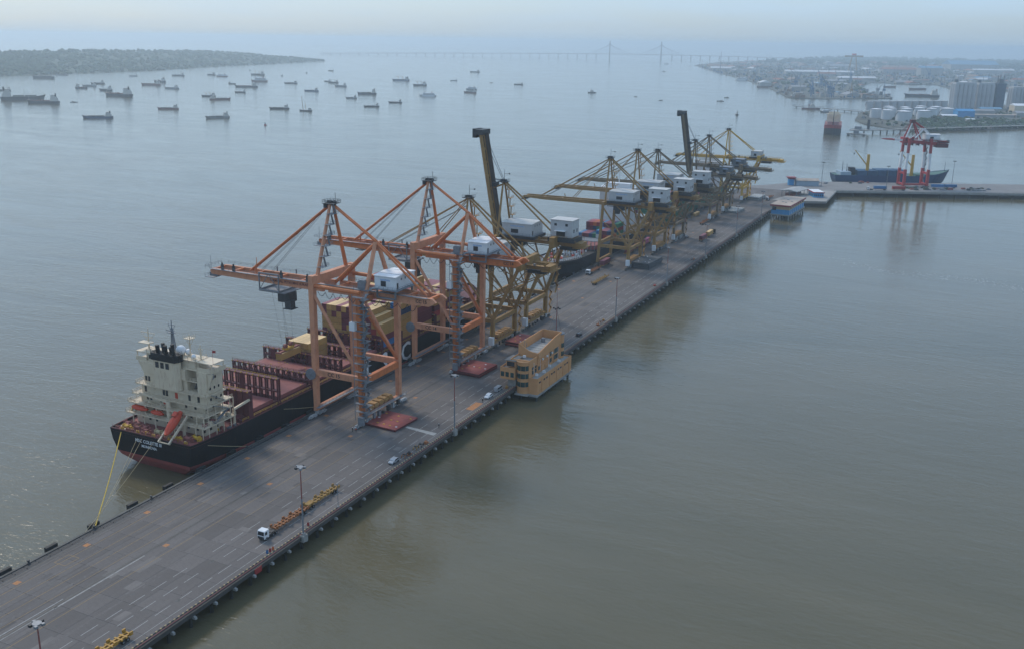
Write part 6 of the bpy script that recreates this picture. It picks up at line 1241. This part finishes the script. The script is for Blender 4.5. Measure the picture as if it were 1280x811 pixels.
ANCH = [(-2054, 1575, 31), (-1716, 1358, 82), (-1595, 1306, 62), (-1224, 1107, 47), (-1677, 1581, 72), (-2005, 1769, 39), (-2081, 1861, 37), (-2173, 1974, 36), (-1883, 1734, 39), (-1583, 1373, 14), (-2529, 2453, 26), (-2013, 2018, 54), (-2144, 2184, 45), (-1835, 1913, 42), (-2450, 2583, 41), (-2429, 2726, 38), (-2320, 2660, 39), (-1288, 1337, 38), (-1519, 1705, 33), (-1414, 1628, 44), (-1066, 1226, 40), (-1911, 2242, 28), (-1753, 2117, 60), (-1581, 1890, 26), (-1964, 2430, 49), (-2322, 2854, 51), (-2672, 3230, 17), (-2215, 2860, 17), (-1813, 2394, 39), (-1128, 1474, 38), (-1051, 1458, 25), (-1490, 2065, 39), (-1744, 2520, 34), (-1815, 2587, 28), (-1582, 2330, 35), (-2347, 3183, 16), (-2420, 3453, 19), (-907, 1162, 4), (-2576, 2125, 68), (-2729, 2329, 36), (-2455, 3500, 23), (-1223, 1863, 26), (-1294, 2036, 46), (-1020, 1642, 31), (-1054, 1789, 29), (-1686, 2830, 58), (-1447, 2555, 46), (-1132, 2066, 41), (-1556, 2970, 23), (-1937, 3851, 49), (-1129, 2287, 33), (-1207, 2443, 30), (-1378, 2908, 11), (-1247, 2845, 29), (-868, 2526, 16), (-1349, 4749, 19), (-1866, 6470, 31), (-704, 2424, 9), (-596, 2300, 11), (-310, 1901, 15), (-462, 2367, 18), (-489, 2540, 13), (-212, 2197, 39), (-167, 2112, 24), (-756, 3877, 49), (-543, 3275, 46), (-416, 2929, 39), (-327, 2680, 40), (-36, 2995, 90), (-183, 3623, 42), (-85, 3507, 61)]
SPEC = {9: ('boat', 'black'), 30: ('derrick', 'black'), 37: ('boat', 'black'), 38: ('barge', 'black'), 39: ('barge', 'grey'), 24: ('ferry', 'rust'), 16: ('ferry', 'rust'), 47: ('ferry', 'white'), 51: ('ferry', 'grey'), 45: ('geared', 'blue'), 54: ('tug', 'navy'), 55: ('tug', 'navy'), 52: ('boat', 'rust'), 57: ('boat', 'black'), 58: ('boat', 'black'), 59: ('tug', 'navy'), 60: ('boat', 'black'), 61: ('boat', 'black'), 62: ('tug', 'rust'), 63: ('ferry', 'navy'), 64: ('ferry', 'white'), 65: ('coaster', 'rust'), 66: ('geared', 'grey'), 67: ('geared', 'rust'), 68: ('tanker', 'navy'), 69: ('barge', 'rust'), 70: ('barge', 'rust'), 17: ('coaster', 'rust'), 19: ('coaster', 'rust'), 50: ('coaster', 'rust'), 26: ('tug', 'black'), 56: ('boat', 'grey'), 11: ('tanker', 'rust'), 22: ('tanker', 'black'), 4: ('tanker', 'black')}
ra = random.Random(3); cyc = [('coaster', 'navy'), ('coaster', 'black'), ('tanker', 'black'), ('coaster', 'blue'), ('geared', 'navy'), ('tanker', 'navy'), ('coaster', 'grey')]
KW = dict(coaster='coaster with its cream bridge aft', tanker='low tanker with deck pipes', ferry='ferry with long pale decks', tug='tug with tall mast', barge='barge piled with dark cargo', derrick='derrick barge with raised jib', boat='small work boat', geared='cargo ship with deck derricks')
CW = dict(navy='dark navy', black='black', rust='rust red', blue='dull blue', grey='grey', white='white')
for i, (x, y, L) in enumerate(ANCH):
    kc = SPEC.get(i) or cyc[i % 7]
    if kc not in proto: proto[kc] = (small_ship(*kc), [])
    root, used = proto[kc]
    o = root if not used else copy_tree(root)
    used.append(1)
    s_ = max(L, 3) / 60 * 1.08
    th = R(115.4) + ra.gauss(0, .28) + (math.pi if ra.random() < .12 and i < 50 else 0)
    if i in (26, 27, 35, 59): th = R(200)
    if i in (52, 62, 66, 67, 65, 64): th = HEAD - R(90) + ra.uniform(-.3, .3)
    s_ *= 1.5 if i in (54, 59) else 1.0
    d = Vector((-math.sin(th), math.cos(th), 0)) * 30 * s_
    o.location = (x - d.x, y - d.y, WZ); o.rotation_euler = (0, 0, th); o.scale = (s_ * ra.uniform(.9, 1.15), s_, s_ * ra.uniform(.85, 1.25))
    where = 'lying off the far harbour' if i >= 59 else 'close under the wooded hill' if i in (38, 39) else 'at anchor in the open strait'
    tag(o, f'{CW[kc[1]]} {KW[kc[0]]} {where}', 'boat' if kc[0] in ('boat', 'tug', 'barge') else 'ship', f'{kc[1]} {kc[0]} vessels {where}')
for o in list(bpy.data.objects):                       # copied vessels keep their own names by kind
    if o.name.startswith('anchored_ship'): pass
bu = thing('channel_buoy', 'tiny dark channel buoy floating alone in the open strait', 'buoy', (-907, 1160, WZ)); MB().tube((0, 0, -.3), (0, 0, 1.4), 2.0, n=10).build('float', CONT['red'], bu); MB().tube((0, 0, 1.4), (0, 0, 5.4), .9, .3, n=6).build('tower', DARKSTEEL, bu)

# red bulk ship head on at the jetty
rs = cargo_ship('bulk_ship', 'red and black bulk ship seen bow on at the jetty head', -88, 1667, 140, 27, 9, mat('bulk_red_hull', (.34, .03, .04), .5, .15, .2), 16, 13, R(187.8), boot=HULLNAVY, acc_m=CREAM, bootz=3)
for y in (50, 72, 94, 112): MB().tube((0, y, 9), (0, y, 26), 1, n=7).beam((0, y, 18), (9, y + 8, 24), .9).beam((0, y, 18), (-9, y + 8, 24), .9).build('deck_crane', CREAM, rs); MB().box(-9, 9, y + 3, y + 15, 8, 11).build('hatch_panel', MAROON, rs)
MB().tube((0, 126, 10), (0, 126, 34), .9, .5, n=7).build('foremast', HULLNAVY, rs); MB().box(-1.6, 1.6, 122, 125, 9, 15).build('windlass_house', REDPAINT, rs)
# jetty and long piers
def pier(pts, w, z, label, step=14):
    t = thing('jetty', label, 'jetty', (pts[0][0], pts[0][1], 0)); o = Vector((pts[0][0], pts[0][1], 0))
    for a, b_ in zip(pts[:-1], pts[1:]):
        a, b_ = Vector((*a, 0)) - o, Vector((*b_, 0)) - o; MB().beam(a + Vector((0, 0, z)), b_ + Vector((0, 0, z)), w, 1.2).build('deck', CONCRETE, t); n = int((b_ - a).length / step)
        b = MB(); b.rail([a + Vector((0, 0, z + .6)), b_ + Vector((0, 0, z + .6))], 2.2, .3, 14, 1); b.build('pipe_rack', GREYSTEEL, t)
        for k in range(n):
            p = a.lerp(b_, (k + .5) / n); MB().tube((p.x, p.y, -9), (p.x, p.y, z - .6), 1.1, n=7).build('pile', CONCDARK, t)
    return t
jt = pier([(-48, 1586), (-10, 1620), (222, 1900)], 9, 0.5, 'long piled jetty running from the red bulk ship to the shore')
MB().box(0, 26, 10, 30, -.5, 1).build('jetty_head', CONCRETE, jt); MB().box(22, 26, 26, 30, 1, 17).build('loading_tower', DARKSTEEL, jt); MB().box(4, 14, 14, 24, 1, 6).build('pump_house', GREYSTEEL, jt)
jd = thing('mooring_dolphin', 'low grey mooring platform beside the red bulk ship', 'platform', (-36, 1560, 0)); MB().box(-14, 14, -6, 6, -4, -2).build('deck', CONCRETE, jd); MB().box(-4, 4, -3, 3, -2, 3).build('frame', GREYSTEEL, jd)
for x in (-12, 12): MB().tube((x, 0, -9), (x, 0, -4), 2, n=8).build('pile', CONCDARK, jd)
pier([(-260, 2240), (-175, 2190), (-95, 2128)], 8, -1.5, 'low causeway leading to the tank farm point', 18)

# ================================================================ FAR HARBOUR
def land(name, pts, z=-3.4):
    b = MB(); a = sum(pts[i][0] * pts[(i + 1) % len(pts)][1] - pts[(i + 1) % len(pts)][0] * pts[i][1] for i in range(len(pts)))
    b.prism(pts if a > 0 else pts[::-1], WZ - 1.5, z); return struct(b.build(name, LANDMAT))
SHIPYARD = [(-1641, 6352), (-1115, 4864), (-769, 3965), (-531, 3275), (-348, 2649), (-273, 2642), (-98, 2816), (-123, 3004), (-195, 3113), (-287, 3675), (-287, 4047), (-53, 3997), (18, 3651), (239, 3642), (900, 4300), (1700, 12000), (-1500, 12500), (-1812, 7693)]
TANKLAND = [(-81, 1900), (-53, 1806), (-4, 1737), (52, 1682), (226, 1903), (420, 2200), (520, 3000), (244, 2749), (54, 2593), (-64, 2350), (-99, 2128)]
land('harbour_land', SHIPYARD); land('tank_farm_land', TANKLAND)
land('low_island', [(-1384, 7135), (-1240, 7000), (-700, 7300), (-900, 7900)], -3.0) if False else None
def inside(p, poly):
    c = False; j = len(poly) - 1
    for i in range(len(poly)):
        if (poly[i][1] > p[1]) != (poly[j][1] > p[1]) and p[0] < (poly[j][0] - poly[i][0]) * (p[1] - poly[i][1]) / (poly[j][1] - poly[i][1]) + poly[i][0]: c = not c
        j = i
    return c
# storage tanks
def tank(x, y, r, h, label, group, m=STACKTAN):
    t = thing('storage_tank', label, 'tank', (x, y, -3.4), ra.uniform(0, 3), group); MB().tube((0, 0, 0), (0, 0, h), r, n=32, caps=False).build('shell', m, t, smooth=False)
    MB().tube((0, 0, h), (0, 0, h + r * .12), r * 1.01, r * .1, n=32).build('roof', ROOFW if m is STACKTAN else m, t); b = MB(); n = 10
    for k in range(n): a, c_ = k * .16, (k + 1) * .16; b.beam(((r + .5) * math.cos(a), (r + .5) * math.sin(a), h * k / n), ((r + .5) * math.cos(c_), (r + .5) * math.sin(c_), h * (k + 1) / n), 1.0, .3)
    b.build('spiral_stair', GREYSTEEL, t); MB().tube((0, 0, h - .3), (0, 0, h + .2), r * 1.03, n=32).build('rim', GREYSTEEL, t)
GT = 'pale storage tanks of the harbour tank farm'
for x, y, r, h in ((-52, 1985, 11.5, 17), (-27, 1955, 12, 17.5), (4, 1930, 14, 18), (36, 1990, 13.5, 17), (72, 2125, 14, 16)): tank(x, y, r, h, 'large pale storage tank in the front row beside the shore', GT)
for x, y, r, h in ((-30, 2050, 11, 16), (0, 2040, 12, 17), (22, 2085, 12, 17), (-8, 2110, 11, 16), (45, 2080, 11, 17), (20, 2150, 11, 17), (-40, 2110, 11, 16), (48, 2170, 12, 16)): tank(x, y, r, h, 'pale storage tank crowded behind the front row', GT)
for k in range(11): tank(-92 + 14.5 * k, 2232 + 14 * k, 8.5, 19, 'grey upright tank in the long row behind the pale tanks', 'grey tanks behind the pale ones', SILO)
# silo blocks
def silo_block(x, y, nx, ny, r, h, label, tower=True, m=SILO):
    t = thing('silo_block', label, 'silo', (x, y, -3.4), R(25))
    me = MB().tube((0, 0, 0), (0, 0, h), r, n=14).mesh('silo_cylinder', m)
    for i in range(nx):
        for j in range(ny): obj('silo_cylinder', me, t, (i * r * 1.96, j * r * 1.96, 0))
    MB().box(-r * .6, (nx - 1) * r * 1.96 + r * .6, -r * .4, (ny - 1) * r * 1.96 + r * .4, h, h + 4).build('gallery', SILO, t)
    if tower: MB().box(-r * .5, r * .8, r, r * 2.2, h + 4, h + 10).build('headhouse', GREYHOUSE, t)
silo_block(74, 2420, 5, 3, 5.2, 56, 'pale concrete silo block beside the tank farm'); silo_block(122, 2465, 4, 3, 5.2, 55, 'second pale concrete silo block next to the dark tower')
silo_block(196, 2530, 3, 3, 5.2, 46, 'lower grey silo block past the dark tower', False); silo_block(228, 2530, 6, 3, 5.6, 62, 'tall pale silo block at the shore road')
t = thing('process_tower', 'dark steel process tower rising between the silo blocks', 'tower', (165, 2490, -3.4), R(25))
MB().box(-10, 10, -8, 8, 0, 58).build('frame', mat('dark_blue_tower', (.05, .08, .12), .7, .3, .1), t); MB().box(-5, 3, -4, 4, 58, 68).build('headhouse', GREYHOUSE, t)
for x in (-8, -2, 6): MB().tube((x, 0, 58), (x, 0, 76), .8, n=6).build('vent_stack', GREYHOUSE, t)
def shed(x, y, w, l_, h, rz, roofm, label, group, wallm=PORTWALL):
    key = (round(w / 8), round(l_ / 12), round(h / 3), roofm.name)
    t = bpy.data.objects.new('harbour_shed', None); b = MB(); b.box(-w / 2, w / 2, -l_ / 2, l_ / 2, 0, h)
    b.m = 1; b.prism_y([(-w / 2 - .5, h), (w / 2 + .5, h), (0, h + w * .16)], -l_ / 2 - .5, l_ / 2 + .5)
    bpy.data.objects.remove(t); o = b.build('harbour_shed', [wallm, roofm], None, loc=(x, y, -3.4)); o.rotation_euler = (0, 0, rz); return tag(o, label, 'shed', group)
GS = 'far harbour sheds'
RW = ['grey', 'brown', 'white', 'blue', 'rust']
rs_ = random.Random(12)
n = 0; tries = 0
while n < 285 and tries < 6000:
    tries += 1; y = 2700 + (rs_.random() ** 1.6) * 6500; x = -1700 + rs_.random() * 2700
    if not inside((x, y), SHIPYARD) or (y < 2760 and rs_.random() < .5): continue
    k = rs_.choices(range(5), (4, 4, 2, 1, 4))[0]; big = rs_.random() < .25; sc_ = 1 + (y - 2700) / 6000
    shed(x, y, (rs_.uniform(22, 40) if big else rs_.uniform(9, 18)) * sc_, (rs_.uniform(40, 90) if big else rs_.uniform(14, 30)) * sc_, rs_.uniform(4, 11) * (1.1 if big else 1), R(rs_.choice((25, 115, 30, 118, 20))), PORTROOF[k], f'{"large" if big else "small"} {RW[k]} roofed shed ' + (zn := 'near the shipyard waterfront' if y < 3400 else 'in the middle of the far port' if y < 5200 else 'short of the skyline wood'), f'{RW[k]} roofed sheds {zn}'); n += 1
for x, y, w, l_, h, k, lab in ((-20, 6900, 150, 300, 34, 3, 'huge pale blue roofed shipyard hall on the skyline'), (-160, 5350, 60, 110, 36, 3, 'blue boxy hall left of the huge shipyard hall'), (120, 6000, 40, 220, 20, 2, 'long white roofed shed below the huge hall'), (-640, 4990, 45, 330, 12, 2, 'long white roofed shed behind the shipyard cranes'), (-364, 4178, 40, 150, 12, 2, 'bright white roofed shed at the inlet'), (-330, 5600, 60, 180, 20, 4, 'red roofed long hall amid the far port'), (-560, 4700, 34, 80, 12, 4, 'red roofed hall behind the shipyard')):
    shed(x, y, w, l_, h, R(115), PORTROOF[k], lab, None if False else 'large halls of the far harbour')
for x, y, w, l_, h, m, lab in ((105, 2100, 24, 34, 14, BUILDBLUE, 'bright blue boxy plant building beside the tanks'), (78, 2075, 14, 30, 5, ROOFW, 'white roofed open shed left of the blue plant'), (160, 2160, 9, 90, 5, mat('tan_flat_roof', (.42, .34, .28)), 'long tan roofed conveyor shed right of the blue plant'), (215, 2380, 26, 46, 15, CREAM, 'cream factory block with many windows below the silos'), (150, 2330, 20, 46, 8, PORTROOF[3], 'blue roofed store below the silos'), (130, 2260, 18, 60, 7, PORTROOF[0], 'grey roofed store behind the blue plant'), (230, 2230, 22, 70, 8, PORTROOF[0], 'grey roofed store below the cream factory'), (120, 2000, 8, 16, 4, ROOFW, 'small white hut among the shore trees')):
    shed(x, y, w, l_, h, R(115), m if m is not CREAM else ROOFW, lab, 'buildings beside the tank farm', m if m in (BUILDBLUE, CREAM) else PORTWALL)
# harbour cranes with luffing jibs
def jib_crane(x, y, h, rz, m, label):
    t = thing('luffing_crane', label, 'crane', (x, y, -3.4), rz, 'jib cranes of the far shipyards')
    for sx in (-4, 4):
        for sy in (-4, 4): MB().beam((sx, sy, 0), (sx * .5, sy * .5, h * .5), 1.3).build('leg', m, t)
    MB().box(-4, 4, -4, 5, h * .5, h * .62).build('cab', m, t); MB().beam((0, 2, h * .6), (0, h * .55, h * 1.15), 2.0, 2.0, 1, 1).build('jib', m, t); MB().beam((0, -2, h * .6), (0, -3, h * .9), 1.4).build('mast', m, t); MB().tube((0, -3, h * .9), (0, h * .53, h * 1.13), .3, n=4).build('luffing_rope', DARKSTEEL, t)
BLUEC = mat('harbour_crane_blue', (.05, .13, .24), .6); 
for x, y, h, rz, m in ((-300, 2740, 40, .4, BLUEC), (-262, 2780, 46, 1.2, BLUEC), (-245, 2720, 44, -.6, BLUEC), (-330, 2900, 38, 2.2, BLUEC), (-205, 2800, 36, .2, YELLOW), (-420, 3150, 46, -.5, BLUEC), (-480, 3500, 50, 1.8, GREYSTEEL), (-380, 3400, 48, .7, BLUEC), (-150, 2930, 34, -1.0, GREYSTEEL), (-120, 2800, 40, .1, BLUEC), (-700, 4300, 60, .5, GREYSTEEL), (-900, 4800, 60, -1.1, GREYSTEEL), (-350, 3900, 55, .5, BLUEC), (-230, 4300, 55, -.4, GREYSTEEL), (-110, 4500, 50, .9, BLUEC)): jib_crane(x, y, h, rz, m, ('blue' if m is BLUEC else 'ochre' if m is YELLOW else 'grey') + ' luffing jib crane rising over the far shipyards')
t = thing('goliath_crane', 'tall orange portal crane on the skyline of the shipyard', 'crane', (-560, 5600, -3.4), R(25))
for x in (-22, 22): MB().beam((x, 0, 0), (x * .5, 0, 78), 7, 9, 4, 6).build('leg', YELLOW, t)
MB().beam((-48, 0, 82), (48, 0, 82), 9, 9).build('girder', YELLOW, t); MB().box(-10, 10, -6, 6, 87, 96).build('trolley', LIFEORANGE, t)
t = thing('radio_mast', 'thin tall lattice mast at the tip of the far port', 'mast', (-1180, 5200, -3.4)); MB().tube((0, 0, 0), (0, 0, 96), 2.2, .8, n=5).build('shaft', GREYSTEEL, t); MB().beam((-6, 0, 70), (6, 0, 70), 1).build('cross_arm', GREYSTEEL, t)
# shore trees and scrub
def scatter(poly, n, y0, y1, x0, x1, seed, zz=-3.6):
    r_ = random.Random(seed); out = []; g = 0
    while len(out) < n and g < n * 30:
        g += 1; x, y = r_.uniform(x0, x1), r_.uniform(y0, y1)
        if inside((x, y), poly): out.append((x, y, zz, r_.uniform(.5, 1.3)))
    return out
wd = canopy('shore_scrub', [p for p in scatter(TANKLAND, 900, 1690, 2060, 30, 420, 5)] + scatter(TANKLAND, 260, 1740, 2500, -80, 420, 8), 4.2, TREE, 4); tag(wd, 'low green scrub along the shore of the tank farm', 'scrub')
wd = canopy('harbour_trees', scatter(SHIPYARD, 1000, 3000, 7500, -1600, 1200, 6), 8, TREE, 7); tag(wd, 'scattered trees among the far harbour buildings', 'trees')
wd = canopy('skyline_wood', [(x, y, -4.5, k) for x, y, _, k in scatter(SHIPYARD, 1500, 7600, 11800, -1500, 1700, 9)], 24, TREE, 8); tag(wd, 'hazy belt of woodland on the skyline beyond the harbour', 'wood')

# ================================================================ CABLE STAYED BRIDGE
Bm = Vector((-2639, 8095, WZ)); bd = ca.copy()
br = thing('cable_stayed_bridge', 'long pale cable stayed bridge with two tall towers crossing the strait', 'bridge', Bm, HEAD)
def dz(a): return 36 * max(0.12, 1 - (abs(a) / 2900) ** 1.5) + 4
N = 60; a0, a1 = -2650, 2300
for k in range(N):
    a, c_ = a0 + (a1 - a0) * k / N, a0 + (a1 - a0) * (k + 1) / N; MB().beam((a, 0, dz(a)), (c_, 0, dz(c_)), 30, 4.0).build('deck_span', CONCRETE, br)
for k in range(62):
    a = a0 + 80 * k
    if abs(a) < 260: continue
    if a < a1: MB().box(a - 2.6, a + 2.6, -9, 9, -3, dz(a) - 2).build('pier', CONCRETE, br)
for a in (-217, 217):
    for s_ in (-14, 14): MB().beam((a, s_, -3), (a, s_ * .55, 146), 9, 8, 6, 5).build('tower_leg', CONCRETE, br)
    for z in (38, 95, 140): MB().box(a - 3, a + 3, -10, 10, z - 3, z + 3).build('tower_tie', CONCRETE, br)
    for k in range(1, 9):
        for sg in (-1, 1): MB().tube((a, 0, 142 - k * 4), (a + sg * k * 24, 0, dz(a + sg * k * 24) + 2), .5, n=4).build('stay_cable', GREYSTEEL, br)

# pale flecks painting the sparkle of rippled water, and a tug wake
SPARKLE = mat('painted_sparkle', (.50, .52, .52), .6, .2, 1)
b = MB(); rf = random.Random(31); line = [(74.7, 550.7), (108.5, 525.0), (137.5, 523.2), (165.2, 526.2), (191.9, 512.9), (230, 490)]
for k in range(420):
    i = rf.randrange(len(line) - 1); f = rf.random(); x = line[i][0] * (1 - f) + line[i + 1][0] * f + rf.gauss(0, 1.2); y = line[i][1] * (1 - f) + line[i + 1][1] * f + rf.gauss(0, 5); a = rf.uniform(.12, .45)
    b._add([(x - a, y - a * .6, WZ + .012), (x + a, y - a * .4, WZ + .012), (x + a * .7, y + a * .6, WZ + .012), (x - a * .8, y + a * .5, WZ + .012)], [(0, 1, 2, 3)])
o = b.build('sparkle_flecks', SPARKLE); o['kind'] = 'stuff'; tag(o, 'line of pale flecks painting sparkle on the sheltered water', 'sparkle')

# the packed yards between the sheds: plant, stacks and huts too many and too small to tell apart
b = MB(); ry = random.Random(44)
for (x, y, _, k) in scatter(SHIPYARD, 3200, 2650, 6800, -1600, 900, 21):
    w, l_, h = ry.uniform(3, 11), ry.uniform(4, 16), ry.uniform(2, 9) * k; b.m = ry.choice((0, 0, 1, 2, 3, 4, 5))
    if ry.random() < .06: w = l_ = 1.6; h = ry.uniform(18, 38)
    b.box(x - w / 2, x + w / 2, y - l_ / 2, y + l_ / 2, -3.4, -3.4 + h)
for (x, y, _, k) in scatter(TANKLAND, 260, 1760, 2700, -90, 420, 23):
    w, l_, h = ry.uniform(2, 6), ry.uniform(3, 9), ry.uniform(1.5, 5); b.m = ry.choice((0, 1, 2, 3, 5)); b.box(x - w / 2, x + w / 2, y - l_ / 2, y + l_ / 2, -3.4, -3.4 + h)
o = b.build('yard_clutter', [PORTWALL, GREYHOUSE, PORTROOF[1], PORTROOF[0], BLUEC, ROOFGREY]); o['kind'] = 'stuff'; tag(o, 'packed yard plant and huts filling the far harbour', 'yard clutter')
